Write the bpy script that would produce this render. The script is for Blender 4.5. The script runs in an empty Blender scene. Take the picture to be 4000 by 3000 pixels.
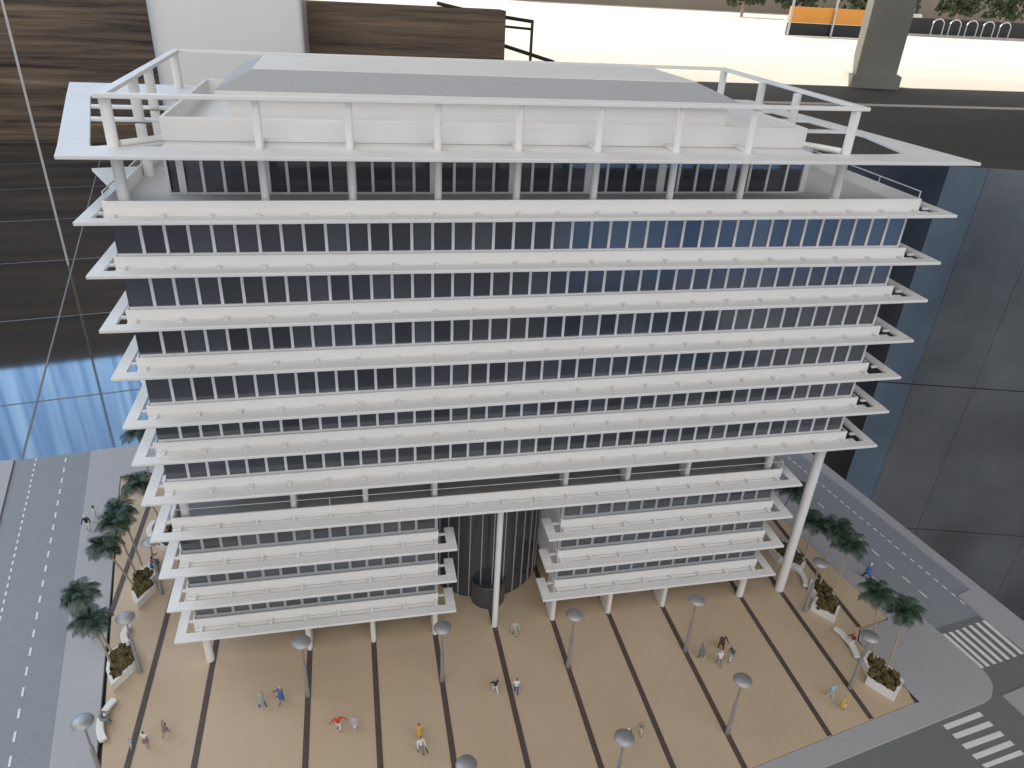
import bpy, bmesh, math, random
from mathutils import Vector, Matrix, noise
random.seed(7)
U = 0.06                      # one column bay of the model, in metres
S = bpy.context.scene
COL = S.collection

# ------------------------------------------------------------------ camera, world, lights
cd = bpy.data.cameras.new('camera'); cam = bpy.data.objects.new('camera', cd); COL.objects.link(cam)
cd.sensor_fit = 'HORIZONTAL'; cd.sensor_width = 36.0
cd.lens = 2868.9/4000*36.0; cd.clip_start = 0.02; cd.clip_end = 400
cam.matrix_world = Matrix((
    (0.978026, 0.053923, -0.201387, -1.9795*U),
    (-0.202189, 0.480866, -0.853163, -8.5899*U),
    (0.050836, 0.875134, 0.481202, 9.5127*U),
    (0, 0, 0, 1)))
S.camera = cam
w = bpy.data.worlds.new('World'); S.world = w; w.use_nodes = True
bg = w.node_tree.nodes['Background']
bg.inputs[0].default_value = (0.93, 0.96, 1.0, 1); bg.inputs[1].default_value = 0.80
S.view_settings.view_transform = 'Standard'; S.view_settings.look = 'None'
S.view_settings.exposure = 0.0; S.view_settings.gamma = 1.0

def look(o, target):
    d = Vector(target)-o.location
    o.rotation_euler = d.to_track_quat('-Z', 'Y').to_euler()
def area(name, loc, tgt, sx, sy, e, col):
    l = bpy.data.lights.new(name, 'AREA'); l.shape = 'RECTANGLE'; l.size = sx*U; l.size_y = sy*U
    l.energy = e; l.color = col
    o = bpy.data.objects.new(name, l); COL.objects.link(o)
    o.location = Vector(loc)*U; look(o, Vector(tgt)*U); return o
sl = bpy.data.lights.new('plaza_sun', 'SUN'); sl.energy = 5.0; sl.angle = math.radians(0.53); sl.color = (1.0, 0.95, 0.86)
so = bpy.data.objects.new('plaza_sun', sl); COL.objects.link(so)
look(so, (0.50, -0.60, -0.72))
area('front_key', (-2, -30, 57), (0, 0, 3), 90, 40, 100.0, (1.0, 0.975, 0.95))  # added key light, steep enough to reach the canopy tops
area('front_window', (-6, -62, 20), (0, 0, 3), 100, 20, 16.0, (1.0, 0.97, 0.95))
area('overhead_fill', (-26, 8, 57), (-4, 0, 3), 70, 50, 52.0, (1.0, 0.985, 0.965))  # added fill from above for the upward faces and the ground
area('window_side', (-36, 16, 24), (-5, 1, 2), 26, 26, 20.0, (0.80, 0.90, 1.0))
area('hall_fill', (-25, 62, 56), (-28, 112, 0), 90, 20, 175.0, (1.0, 0.97, 0.93))  # added fill that brightens the stone wall and the marble column
area('hoarding_fill', (36, -40, 12), (36, -56, -9), 60, 6, 95.0, (0.95, 0.98, 1.0))  # added light so the hoarding shows up in the window reflections

# ------------------------------------------------------------------ materials
M = {}
def mat(name, col, rough=0.5, metal=0.0, ior=1.45, nscale=0, namt=0.0, bump=0.0, bscale=200, spec=0.5):
    m = bpy.data.materials.new(name); m.use_nodes = True; nt = m.node_tree; b = nt.nodes['Principled BSDF']
    b.inputs['Base Color'].default_value = (*col, 1); b.inputs['Roughness'].default_value = rough
    b.inputs['Metallic'].default_value = metal; b.inputs['IOR'].default_value = ior
    b.inputs['Specular IOR Level'].default_value = spec
    tc = nt.nodes.new('ShaderNodeTexCoord')
    if nscale:
        n = nt.nodes.new('ShaderNodeTexNoise'); n.inputs['Scale'].default_value = nscale; n.inputs['Detail'].default_value = 5
        nt.links.new(tc.outputs['Object'], n.inputs['Vector'])
        r = nt.nodes.new('ShaderNodeValToRGB')
        r.color_ramp.elements[0].position = 0.3; r.color_ramp.elements[1].position = 0.7
        r.color_ramp.elements[0].color = (*[c*(1-namt) for c in col], 1); r.color_ramp.elements[1].color = (*[min(1, c*(1+namt)) for c in col], 1)
        nt.links.new(n.outputs['Fac'], r.inputs['Fac']); nt.links.new(r.outputs['Color'], b.inputs['Base Color'])
    if bump:
        n2 = nt.nodes.new('ShaderNodeTexNoise'); n2.inputs['Scale'].default_value = bscale; n2.inputs['Detail'].default_value = 4
        nt.links.new(tc.outputs['Object'], n2.inputs['Vector'])
        bp = nt.nodes.new('ShaderNodeBump'); bp.inputs['Strength'].default_value = bump; bp.inputs['Distance'].default_value = 0.0005
        nt.links.new(n2.outputs['Fac'], bp.inputs['Height']); nt.links.new(bp.outputs['Normal'], b.inputs['Normal'])
    M[name] = m; return m
mat('white', (0.76, 0.745, 0.725), 0.5, nscale=14, namt=0.03, bump=0.12, bscale=900)
mat('white_slab', (0.72, 0.715, 0.71), 0.55, nscale=20, namt=0.03, bump=0.1, bscale=700)
mat('roof_felt', (0.42, 0.42, 0.435), 0.85, nscale=900, namt=0.14, bump=0.5, bscale=1500)
mat('frame', (0.70, 0.705, 0.715), 0.4, nscale=60, namt=0.04)
mat('frame_grey', (0.40, 0.41, 0.42), 0.45, nscale=60, namt=0.05)
mat('core', (0.03, 0.03, 0.034), 0.6)
mat('terrace', (0.50, 0.495, 0.50), 0.6, nscale=40, namt=0.04)
mat('deck_grey', (0.36, 0.355, 0.35), 0.6, nscale=30, namt=0.08)
mat('road', (0.245, 0.26, 0.285), 0.65, nscale=300, namt=0.05, bump=0.15, bscale=1200)
mat('road_dark', (0.165, 0.17, 0.175), 0.65, nscale=300, namt=0.05, bump=0.15, bscale=1200)
mat('pavement', (0.375, 0.372, 0.39), 0.6, nscale=200, namt=0.03, bump=0.1, bscale=1200)
mat('marking', (0.72, 0.72, 0.72), 0.6, nscale=200, namt=0.05)
mat('strip', (0.085, 0.066, 0.058), 0.6, nscale=250, namt=0.18, bump=0.2, bscale=1500)
mat('gap', (0.05, 0.045, 0.045), 0.8)
mat('lamp_metal', (0.36, 0.36, 0.37), 0.48, metal=0.6, nscale=80, namt=0.05)
mat('white_planter', (0.74, 0.73, 0.70), 0.45, nscale=60, namt=0.04)
mat('moss', (0.075, 0.062, 0.022), 0.9, nscale=500, namt=0.55)
mat('moss_light', (0.12, 0.095, 0.035), 0.9, nscale=500, namt=0.4)
mat('palm_green', (0.022, 0.048, 0.030), 0.45, nscale=300, namt=0.4)
mat('palm_green_light', (0.035, 0.07, 0.04), 0.45, nscale=300, namt=0.3)
mat('trunk', (0.42, 0.33, 0.25), 0.7, nscale=400, namt=0.15, bump=0.4, bscale=900)
mat('plinth', (0.02, 0.02, 0.022), 0.3)
mat('bronze', (0.05, 0.045, 0.04), 0.45, metal=0.3)
mat('concrete', (0.56, 0.54, 0.48), 0.75, nscale=1.2, namt=0.1, bump=0.2, bscale=30)
mat('orange_board', (0.80, 0.34, 0.06), 0.6, nscale=1, namt=0.08)
mat('fence_black', (0.03, 0.03, 0.033), 0.6)
mat('steel', (0.55, 0.56, 0.58), 0.3, metal=0.8)
mat('roof_soffit', (0.25, 0.25, 0.25), 0.8)
mat('steel_blue', (0.12, 0.17, 0.23), 0.4, metal=0.2)
mat('car_white', (0.7, 0.7, 0.7), 0.35)
mat('tyre', (0.02, 0.02, 0.02), 0.7)
mat('marble', (0.70, 0.705, 0.71), 0.35, nscale=0.9, namt=0.06)
mat('pale_stone', (0.86, 0.84, 0.80), 0.8, nscale=0.4, namt=0.05)
mat('shade_paving', (0.17, 0.165, 0.16), 0.8, nscale=0.6, namt=0.12)  # darkened paving: the shade is put into its colour
mat('far_wall', (0.30, 0.25, 0.20), 0.8, nscale=0.05, namt=0.2)
mat('far_leaf', (0.05, 0.065, 0.03), 0.8, nscale=0.4, namt=0.4)
mat('lobby_pane', (0.045, 0.049, 0.058), 0.12, ior=1.7, nscale=25, namt=0.2)
mat('drum', (0.065, 0.067, 0.072), 0.3, nscale=60, namt=0.1)
mat('granite_reflection', (0.10, 0.135, 0.175), 0.32, nscale=4.0, namt=0.45)  # bluish tone is a vertical reflection painted into the stone's colour
mat('granite_dark', (0.028, 0.028, 0.03), 0.2, nscale=6.0, namt=0.6)
mat('granite_wall', (0.115, 0.12, 0.125), 0.25, nscale=4.0, namt=0.5, bump=0.04, bscale=60, ior=1.5)
mat('facade_orange', (0.50, 0.24, 0.09), 0.7, nscale=2, namt=0.15)

def nodes(name):
    m = bpy.data.materials.new(name); m.use_nodes = True; M[name] = m
    return m.node_tree, m.node_tree.nodes['Principled BSDF']
# dark acrylic panes: each one a touch different
nt, b = nodes('pane')
oi = nt.nodes.new('ShaderNodeObjectInfo'); r = nt.nodes.new('ShaderNodeValToRGB')
r.color_ramp.elements[0].color = (0.032, 0.036, 0.046, 1); r.color_ramp.elements[1].color = (0.072, 0.079, 0.097, 1)
nt.links.new(oi.outputs['Random'], r.inputs['Fac']); nt.links.new(r.outputs['Color'], b.inputs['Base Color'])
b.inputs['Roughness'].default_value = 0.09; b.inputs['IOR'].default_value = 1.9
tc = nt.nodes.new('ShaderNodeTexCoord'); n = nt.nodes.new('ShaderNodeTexNoise'); n.inputs['Scale'].default_value = 90
bp = nt.nodes.new('ShaderNodeBump'); bp.inputs['Strength'].default_value = 0.03; bp.inputs['Distance'].default_value = 0.001
nt.links.new(tc.outputs['Object'], n.inputs['Vector']); nt.links.new(n.outputs['Fac'], bp.inputs['Height']); nt.links.new(bp.outputs['Normal'], b.inputs['Normal'])
# clear railing glass
nt, b = nodes('rail_glass')
b.inputs['Transmission Weight'].default_value = 1.0; b.inputs['Roughness'].default_value = 0.02; b.inputs['IOR'].default_value = 1.1
b.inputs['Base Color'].default_value = (0.95, 0.97, 0.98, 1)
# plaza: pale sandstone paper with specks and fine diagonal joints
nt, b = nodes('plaza')
tc = nt.nodes.new('ShaderNodeTexCoord')
n1 = nt.nodes.new('ShaderNodeTexNoise'); n1.inputs['Scale'].default_value = 9; n1.inputs['Detail'].default_value = 6
n2 = nt.nodes.new('ShaderNodeTexNoise'); n2.inputs['Scale'].default_value = 420; n2.inputs['Detail'].default_value = 2
n3 = nt.nodes.new('ShaderNodeTexVoronoi'); n3.inputs['Scale'].default_value = 210
mp = nt.nodes.new('ShaderNodeMapping'); mp.inputs['Rotation'].default_value = (0, 0, math.radians(35))
wv = nt.nodes.new('ShaderNodeTexWave'); wv.inputs['Scale'].default_value = 48; wv.inputs['Distortion'].default_value = 0.0
for nn in (n1, n2, n3): nt.links.new(tc.outputs['Object'], nn.inputs['Vector'])
nt.links.new(tc.outputs['Object'], mp.inputs['Vector']); nt.links.new(mp.outputs['Vector'], wv.inputs['Vector'])
r1 = nt.nodes.new('ShaderNodeValToRGB'); r1.color_ramp.elements[0].position = 0.3; r1.color_ramp.elements[1].position = 0.72
r1.color_ramp.elements[0].color = (0.47, 0.36, 0.245, 1); r1.color_ramp.elements[1].color = (0.53, 0.42, 0.30, 1)
nt.links.new(n1.outputs['Fac'], r1.inputs['Fac'])
def mixc(nt, a, bcol, fac, mode='MULTIPLY'):
    m = nt.nodes.new('ShaderNodeMixRGB'); m.blend_type = mode
    nt.links.new(a, m.inputs[1])
    if isinstance(bcol, tuple): m.inputs[2].default_value = bcol
    else: nt.links.new(bcol, m.inputs[2])
    if isinstance(fac, float): m.inputs[0].default_value = fac
    else: nt.links.new(fac, m.inputs[0])
    return m.outputs[0]
sp = nt.nodes.new('ShaderNodeValToRGB'); sp.color_ramp.elements[0].position = 0.05; sp.color_ramp.elements[1].position = 0.16
sp.color_ramp.elements[0].color = (0.62, 0.56, 0.5, 1); sp.color_ramp.elements[1].color = (1, 1, 1, 1)
nt.links.new(n3.outputs['Distance'], sp.inputs['Fac'])
c = mixc(nt, r1.outputs['Color'], n2.outputs['Color'], 0.10, 'OVERLAY')
c = mixc(nt, c, sp.outputs['Color'], 0.45)
wr = nt.nodes.new('ShaderNodeValToRGB'); wr.color_ramp.elements[0].position = 0.0; wr.color_ramp.elements[1].position = 0.10
wr.color_ramp.elements[0].color = (0.80, 0.78, 0.75, 1); wr.color_ramp.elements[1].color = (1, 1, 1, 1)
nt.links.new(wv.outputs['Fac'], wr.inputs['Fac'])
c = mixc(nt, c, wr.outputs['Color'], 0.16)
nt.links.new(c, b.inputs['Base Color']); b.inputs['Roughness'].default_value = 0.65
# polished dark granite
nt, b = nodes('granite')
tc = nt.nodes.new('ShaderNodeTexCoord'); n = nt.nodes.new('ShaderNodeTexNoise'); n.inputs['Scale'].default_value = 160; n.inputs['Detail'].default_value = 6
n5 = nt.nodes.new('ShaderNodeTexNoise'); n5.inputs['Scale'].default_value = 1.3; n5.inputs['Detail'].default_value = 4
nt.links.new(tc.outputs['Object'], n.inputs['Vector']); nt.links.new(tc.outputs['Object'], n5.inputs['Vector'])
r = nt.nodes.new('ShaderNodeValToRGB'); r.color_ramp.elements[0].color = (0.012, 0.012, 0.013, 1); r.color_ramp.elements[1].color = (0.045, 0.043, 0.044, 1)
r.color_ramp.elements[0].position = 0.3; r.color_ramp.elements[1].position = 0.75
nt.links.new(n.outputs['Fac'], r.inputs['Fac']); nt.links.new(r.outputs['Color'], b.inputs['Base Color'])
rr = nt.nodes.new('ShaderNodeMapRange'); rr.inputs['To Min'].default_value = 0.02; rr.inputs['To Max'].default_value = 0.07
nt.links.new(n5.outputs['Fac'], rr.inputs['Value']); nt.links.new(rr.outputs['Result'], b.inputs['Roughness'])
b.inputs['IOR'].default_value = 1.6
# striated brown stone
nt, b = nodes('striated')
tc = nt.nodes.new('ShaderNodeTexCoord'); mp = nt.nodes.new('ShaderNodeMapping'); mp.inputs['Scale'].default_value = (0.28, 0.28, 7.0)
n = nt.nodes.new('ShaderNodeTexNoise'); n.inputs['Scale'].default_value = 2.2; n.inputs['Detail'].default_value = 9; n.inputs['Roughness'].default_value = 0.68
n.inputs['Distortion'].default_value = 0.4
nt.links.new(tc.outputs['Object'], mp.inputs['Vector']); nt.links.new(mp.outputs['Vector'], n.inputs['Vector'])
r = nt.nodes.new('ShaderNodeValToRGB'); e = r.color_ramp.elements
e[0].position = 0.34; e[0].color = (0.018, 0.013, 0.010, 1); e[1].position = 0.70; e[1].color = (0.27, 0.19, 0.12, 1)
x = e.new(0.47); x.color = (0.105, 0.075, 0.053, 1); x = e.new(0.55); x.color = (0.15, 0.108, 0.073, 1)
nt.links.new(n.outputs['Fac'], r.inputs['Fac']); nt.links.new(r.outputs['Color'], b.inputs['Base Color']); b.inputs['Roughness'].default_value = 0.6
bp = nt.nodes.new('ShaderNodeBump'); bp.inputs['Strength'].default_value = 0.5; bp.inputs['Distance'].default_value = 0.02
nt.links.new(n.outputs['Fac'], bp.inputs['Height']); nt.links.new(bp.outputs['Normal'], b.inputs['Normal'])
# outdoor paving
nt, b = nodes('plaza_stone')
tc = nt.nodes.new('ShaderNodeTexCoord'); n = nt.nodes.new('ShaderNodeTexNoise'); n.inputs['Scale'].default_value = 0.35; n.inputs['Detail'].default_value = 7
nt.links.new(tc.outputs['Object'], n.inputs['Vector'])
r = nt.nodes.new('ShaderNodeValToRGB'); r.color_ramp.elements[0].color = (0.64, 0.59, 0.50, 1); r.color_ramp.elements[1].color = (0.80, 0.76, 0.69, 1)
nt.links.new(n.outputs['Fac'], r.inputs['Fac']); nt.links.new(r.outputs['Color'], b.inputs['Base Color']); b.inputs['Roughness'].default_value = 0.8
# blue corrugated sheet
nt, b = nodes('blue_sheet')
tc = nt.nodes.new('ShaderNodeTexCoord'); mp = nt.nodes.new('ShaderNodeMapping'); mp.inputs['Scale'].default_value = (9, 9, 0.6)
n = nt.nodes.new('ShaderNodeTexNoise'); n.inputs['Scale'].default_value = 1.6; n.inputs['Detail'].default_value = 4
nt.links.new(tc.outputs['Object'], mp.inputs['Vector']); nt.links.new(mp.outputs['Vector'], n.inputs['Vector'])
r = nt.nodes.new('ShaderNodeValToRGB'); r.color_ramp.elements[0].position = 0.35; r.color_ramp.elements[1].position = 0.68
r.color_ramp.elements[0].color = (0.13, 0.27, 0.52, 1); r.color_ramp.elements[1].color = (0.33, 0.52, 0.82, 1)
nt.links.new(n.outputs['Fac'], r.inputs['Fac']); nt.links.new(r.outputs['Color'], b.inputs['Base Color']); b.inputs['Roughness'].default_value = 0.45
# daylight through a blue film on the high window
nt, b = nodes('window_light')
tc = nt.nodes.new('ShaderNodeTexCoord'); mp = nt.nodes.new('ShaderNodeMapping'); mp.inputs['Scale'].default_value = (11, 11, 0.30)
n = nt.nodes.new('ShaderNodeTexNoise'); n.inputs['Scale'].default_value = 1.5; n.inputs['Detail'].default_value = 5
nt.links.new(tc.outputs['Object'], mp.inputs['Vector']); nt.links.new(mp.outputs['Vector'], n.inputs['Vector'])
r = nt.nodes.new('ShaderNodeValToRGB'); r.color_ramp.elements[0].position = 0.36; r.color_ramp.elements[1].position = 0.7
r.color_ramp.elements[0].color = (0.12, 0.27, 0.55, 1); r.color_ramp.elements[1].color = (0.42, 0.68, 1.0, 1)
nt.links.new(n.outputs['Fac'], r.inputs['Fac']); nt.links.new(r.outputs['Color'], b.inputs['Emission Color'])
b.inputs['Emission Strength'].default_value = 5.5; b.inputs['Base Color'].default_value = (0.1, 0.2, 0.4, 1)

def plain(name, col, rough=0.55):
    if name not in M: mat(name, col, rough)
    return M[name]

# ------------------------------------------------------------------ mesh helpers (all coordinates in bays, scaled by U)
class MB:
    def __init__(s): s.v = []; s.f = []; s.mi = []
    def poly(s, pts, mi=0):
        i = len(s.v); s.v += [tuple(p) for p in pts]; s.f.append(tuple(range(i, i+len(pts)))); s.mi.append(mi)
    def prism(s, pts, z0, z1, mi=0):                # pts: ccw outline; z0/z1 number or function of (x,y)
        f0 = z0 if callable(z0) else (lambda x, y: z0); f1 = z1 if callable(z1) else (lambda x, y: z1)
        i = len(s.v); n = len(pts)
        s.v += [(x, y, f0(x, y)) for x, y in pts]+[(x, y, f1(x, y)) for x, y in pts]
        s.f.append(tuple(range(i+n-1, i-1, -1))); s.f.append(tuple(range(i+n, i+2*n)))
        for k in range(n):
            j = (k+1) % n; s.f.append((i+k, i+j, i+n+j, i+n+k))
        s.mi += [mi]*(n+2)
    def box(s, x0, x1, y0, y1, z0, z1, mi=0): s.prism([(x0, y0), (x1, y0), (x1, y1), (x0, y1)], z0, z1, mi)
    def cyl(s, x, y, z0, z1, r, n=20, r1=None, mi=0, cap=True):
        r1 = r if r1 is None else r1; i = len(s.v)
        for k in range(n):
            a = 2*math.pi*k/n; s.v.append((x+r*math.cos(a), y+r*math.sin(a), z0))
        for k in range(n):
            a = 2*math.pi*k/n; s.v.append((x+r1*math.cos(a), y+r1*math.sin(a), z1))
        for k in range(n):
            j = (k+1) % n; s.f.append((i+k, i+j, i+n+j, i+n+k)); s.mi.append(mi)
        if cap:
            s.f.append(tuple(range(i+n-1, i-1, -1))); s.f.append(tuple(range(i+n, i+2*n))); s.mi += [mi, mi]
    def lathe(s, x, y, prof, n=24, mi=0):           # prof: (r,z) from bottom up, on a vertical axis
        i = len(s.v); m = len(prof)
        for (r, z) in prof:
            for k in range(n):
                a = 2*math.pi*k/n; s.v.append((x+r*math.cos(a), y+r*math.sin(a), z))
        for q in range(m-1):
            for k in range(n):
                j = (k+1) % n; s.f.append((i+q*n+k, i+q*n+j, i+(q+1)*n+j, i+(q+1)*n+k)); s.mi.append(mi)
        s.f.append(tuple(range(i+n-1, i-1, -1))); s.f.append(tuple(range(i+(m-1)*n, i+m*n))); s.mi += [mi, mi]
    def rod(s, a, b, r, n=8, mi=0):
        a = Vector(a); b = Vector(b); d = (b-a).normalized(); u = d.orthogonal().normalized(); v = d.cross(u); i = len(s.v)
        for p in (a, b):
            for k in range(n):
                t = 2*math.pi*k/n; s.v.append(tuple(p+u*(r*math.cos(t))+v*(r*math.sin(t))))
        for k in range(n):
            j = (k+1) % n; s.f.append((i+k, i+j, i+n+j, i+n+k)); s.mi.append(mi)
        s.f.append(tuple(range(i+n-1, i-1, -1))); s.f.append(tuple(range(i+n, i+2*n))); s.mi += [mi, mi]
    def build(s, name, mats, parent=None, smooth=False, bevel=0.0, origin=None):
        if not isinstance(mats, (list, tuple)): mats = [mats]
        o = Vector(origin) if origin is not None else (Vector(parent['o3']) if parent is not None and 'o3' in parent else Vector((0, 0, 0)))
        me = bpy.data.meshes.new(name)
        me.from_pydata([tuple((Vector(p)-o)*U) for p in s.v], [], s.f)
        for m in mats: me.materials.append(M[m] if isinstance(m, str) else m)
        for p, k in zip(me.polygons, s.mi): p.material_index = k
        bm = bmesh.new(); bm.from_mesh(me); bmesh.ops.recalc_face_normals(bm, faces=bm.faces); bm.to_mesh(me); bm.free()
        ob = bpy.data.objects.new(name, me); COL.objects.link(ob)
        if parent is not None: ob.parent = parent
        else: ob.location = o*U
        ob['o3'] = list(o)
        if smooth:
            for p in me.polygons: p.use_smooth = True
            try: me.set_sharp_from_angle(angle=math.radians(40))
            except Exception: pass
        if bevel:
            bv = ob.modifiers.new('bevel', 'BEVEL'); bv.width = bevel*U; bv.segments = 1; bv.limit_method = 'ANGLE'; bv.angle_limit = math.radians(50)
        return ob
def thing(name, label, cat, loc=(0, 0, 0), group=None):
    o = bpy.data.objects.new(name, None); COL.objects.link(o); o.empty_display_size = 0.01
    o.location = Vector(loc)*U; o['o3'] = list(loc); tag(o, label, cat, group); return o
def tag(o, label, cat, group=None):
    o['label'] = label; o['category'] = cat
    if group: o['group'] = group
    return o
def struct(o): o['kind'] = 'structure'; return o
def inst(src, parent, loc, rot=(0, 0, 0), name=None, scale=None):   # copy sharing mesh; loc in bays, world
    o = src.copy(); COL.objects.link(o); o.parent = parent
    o.location = (Vector(loc)-Vector(parent['o3']))*U; o.rotation_euler = rot
    if scale: o.scale = scale
    if name: o.name = name
    return o

# ------------------------------------------------------------------ setting: hall
ZF = -15.0
def hall_rot(x, y): return (x, y)
m = MB()
m.prism([(-260, -170), (28, -170), (28, 128), (-260, 128)], ZF-1, ZF)
floor = struct(m.build('floor', 'granite'))
m = MB()
m.prism([(-900, 219), (1900, 219), (1900, 2600), (-900, 2600)], ZF-1.2, ZF-0.02)
struct(m.build('pavement', 'plaza_stone'))
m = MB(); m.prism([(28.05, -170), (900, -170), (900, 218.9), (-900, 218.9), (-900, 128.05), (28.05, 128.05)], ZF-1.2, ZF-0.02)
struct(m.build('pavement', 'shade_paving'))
m = MB(); m.box(200, 1900, 1150, 1190, ZF, 70); tag(m.build('far_building', 'far_wall'), 'dull brown building beyond the far fence', 'building')
for i in range(9):
    bm_ = bmesh.new(); rnd = random.Random(i+40); x_ = 470+75*i+rnd.uniform(-20, 20)
    for q in range(150):
        ret = bmesh.ops.create_icosphere(bm_, subdivisions=1, radius=rnd.uniform(1.5, 4.5))
        off = Vector((rnd.uniform(-26, 26), rnd.uniform(-15, 15), rnd.uniform(14, 40)))
        for v in ret['verts']: v.co = v.co*rnd.uniform(0.6, 1.4)+off
    for v in bm_.verts: v.co *= U
    me_ = bpy.data.meshes.new('crown'); bm_.to_mesh(me_); bm_.free(); me_.materials.append(M['far_leaf'])
    tr = thing('tree', 'tree beyond the far fence, number %s from the left' % ['one', 'two', 'three', 'four', 'five', 'six', 'seven', 'eight', 'nine'][i], 'tree', (x_, 900, ZF), 'trees beyond the far fence')
    co = bpy.data.objects.new('crown', me_); COL.objects.link(co); co.parent = tr
    mm = MB(); mm.cyl(x_, 900, ZF, ZF+20, 2.0, 8); mm.build('trunk', 'trunk', tr)
# light joints between the floor slabs (hall grid is turned about 11 degrees from the model)
mat('joint', (0.16, 0.155, 0.15), 0.6)
for k in range(-3, 9):
    m = MB(); y0 = 36.2+13.8*k
    if y0 > 112: continue
    a = (-70, y0+0.165*(-70+20)); bb = (27.5, y0+0.165*(27.5+20))
    m.prism([(a[0], a[1]), (bb[0], bb[1]), (bb[0], bb[1]+0.12), (a[0], a[1]+0.12)], ZF+0.002, ZF+0.012)
    m.build('floor_joint', 'joint', floor)
for k in range(-3, 3):
    m = MB(); x0 = -20.6+17.5*k
    a = (x0+0.2*60, -30.3); bb = (x0-0.2*80, 109.7)
    m.prism([(a[0], a[1]), (a[0]+0.12, a[1]), (bb[0]+0.12, bb[1]), (bb[0], bb[1])], ZF+0.016, ZF+0.026)
    m.build('floor_joint', 'joint', floor)
# hall roof, out of view above, that keeps the sun off the hall
m = MB(); m.box(-420, 420, -60, 237.5, 60, 62); m.box(-420, 420, 243.5, 281, 60, 62)
struct(m.build('ceiling', 'roof_soffit'))
# striated stone wall, high on the left, low to the right of the white column
def wy(x): return 118.06+0.064*x
m = MB(); m.prism([(-160, wy(-160)), (-14, wy(-14)), (-14, wy(-14)+8), (-160, wy(-160)+8)], ZF, 59)
m.prism([(-14, wy(-14)), (23.8, wy(23.8)), (23.8, wy(23.8)+6), (-14, wy(-14)+6)], ZF, 5.2)
tag(m.build('stone_wall', 'striated'), 'dark brown striated stone wall behind the glass case', 'wall')
m = MB(); m.prism([(-150, wy(-150)-0.5), (-19, wy(-19)-0.5), (-19, wy(-19)), (-150, wy(-150))], lambda x, y: 20.5-0.055*(x+40), 58)
hw = m.build('high_window', 'window_light'); tag(hw, 'blue daylit window band high on the stone wall', 'window')
# white marble column
m = MB(); cx0, cx1 = -25.4, -6.8
pts = []
for (qx, qy, a0) in ((cx0+2.5, 101.0, 180), (cx1-0.7, 101.0+0.5, 270)):
    rr_ = 2.5 if a0 == 180 else 0.7
    for k in range(7):
        a = math.radians(a0+15*k); pts.append((qx+rr_*math.cos(a), qy+rr_*math.sin(a)))
pts += [(cx1, 116), (cx0, 116)]
m.prism(pts, ZF, 58)
tag(m.build('marble_column', 'marble', smooth=True), 'wide white marble column in front of the brown stone wall', 'column')
m = MB(); m.cyl(-27.2, 61.2, ZF, 50, 0.10, 8)
tag(m.build('glass_screen_edge', 'marble'), 'thin pale edge of a glass screen standing on the dark floor', 'glass screen')
# stair railing beyond the low wall
rl = thing('stair_railing', 'dark stair railing running down in front of the bright plaza', 'railing', (20, 122, ZF))
m = MB()
m.rod((13, 121.5, 5.75), (19, 121.7, 4.7), 0.28); m.rod((19, 121.7, 4.7), (29, 122.4, 3.7), 0.28); m.build('top_rail', 'bronze', rl)
m = MB(); m.rod((15.5, 121.5, 3.6), (19, 121.7, 3.1), 0.2); m.rod((19, 121.7, 3.1), (28.6, 122.4, 2.6), 0.2); m.build('mid_rail', 'bronze', rl)
for (x, z) in ((16.6, 5.0), (19.0, 4.7), (22.0, 4.35), (28.7, 3.7)):
    m = MB(); m.rod((x, 121.8, ZF), (x, 121.8, z), 0.25); m.build('post', 'bronze', rl)
m = MB(); m.rod((20.5, 121.9, 0.9), (33, 122.6, -2.3), 0.3); m.build('stair_string', 'bronze', rl)
# granite wall on the right, behind the base
dr = Vector((0.968, -0.2507)); P0 = Vector((11.77, 8.81))
def rw(t, off=0.0): return (P0.x+dr.x*t+dr.y*off*-1, P0.y+dr.y*t+dr.x*off)
gw = thing('granite_wall', 'dark polished granite wall to the right of the model', 'wall', (P0.x, P0.y, ZF))
zj = 5.80
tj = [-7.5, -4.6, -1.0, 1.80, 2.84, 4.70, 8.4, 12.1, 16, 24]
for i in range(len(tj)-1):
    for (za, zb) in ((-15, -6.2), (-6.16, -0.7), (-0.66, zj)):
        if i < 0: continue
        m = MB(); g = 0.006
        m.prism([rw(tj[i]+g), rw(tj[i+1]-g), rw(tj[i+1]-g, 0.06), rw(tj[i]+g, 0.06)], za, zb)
        m.build('panel', 'granite_reflection' if i == 3 else ('granite_dark' if i < 3 else 'granite_wall'), gw)
m = MB(); m.prism([rw(-7.45, 0.07), rw(23.9, 0.07), rw(23.9, 0.12), rw(-7.45, 0.12)], -15, zj-0.02); m.build('backing', 'core', gw)
# pillar on the sunlit plaza
pl = thing('concrete_pillar', 'square concrete pillar on a low block at the edge of the sunlit plaza', 'pillar', (167, 222, ZF))
m = MB(); m.prism([(158, 217), (171, 214.5), (175.5, 222), (162, 226)], -11.3, 60); m.build('shaft', 'concrete', pl)
m = MB(); m.prism([(156.5, 216), (172, 213), (177.5, 222.5), (161, 228)], ZF-0.02, -11.3); m.build('block', 'concrete', pl)
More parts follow.
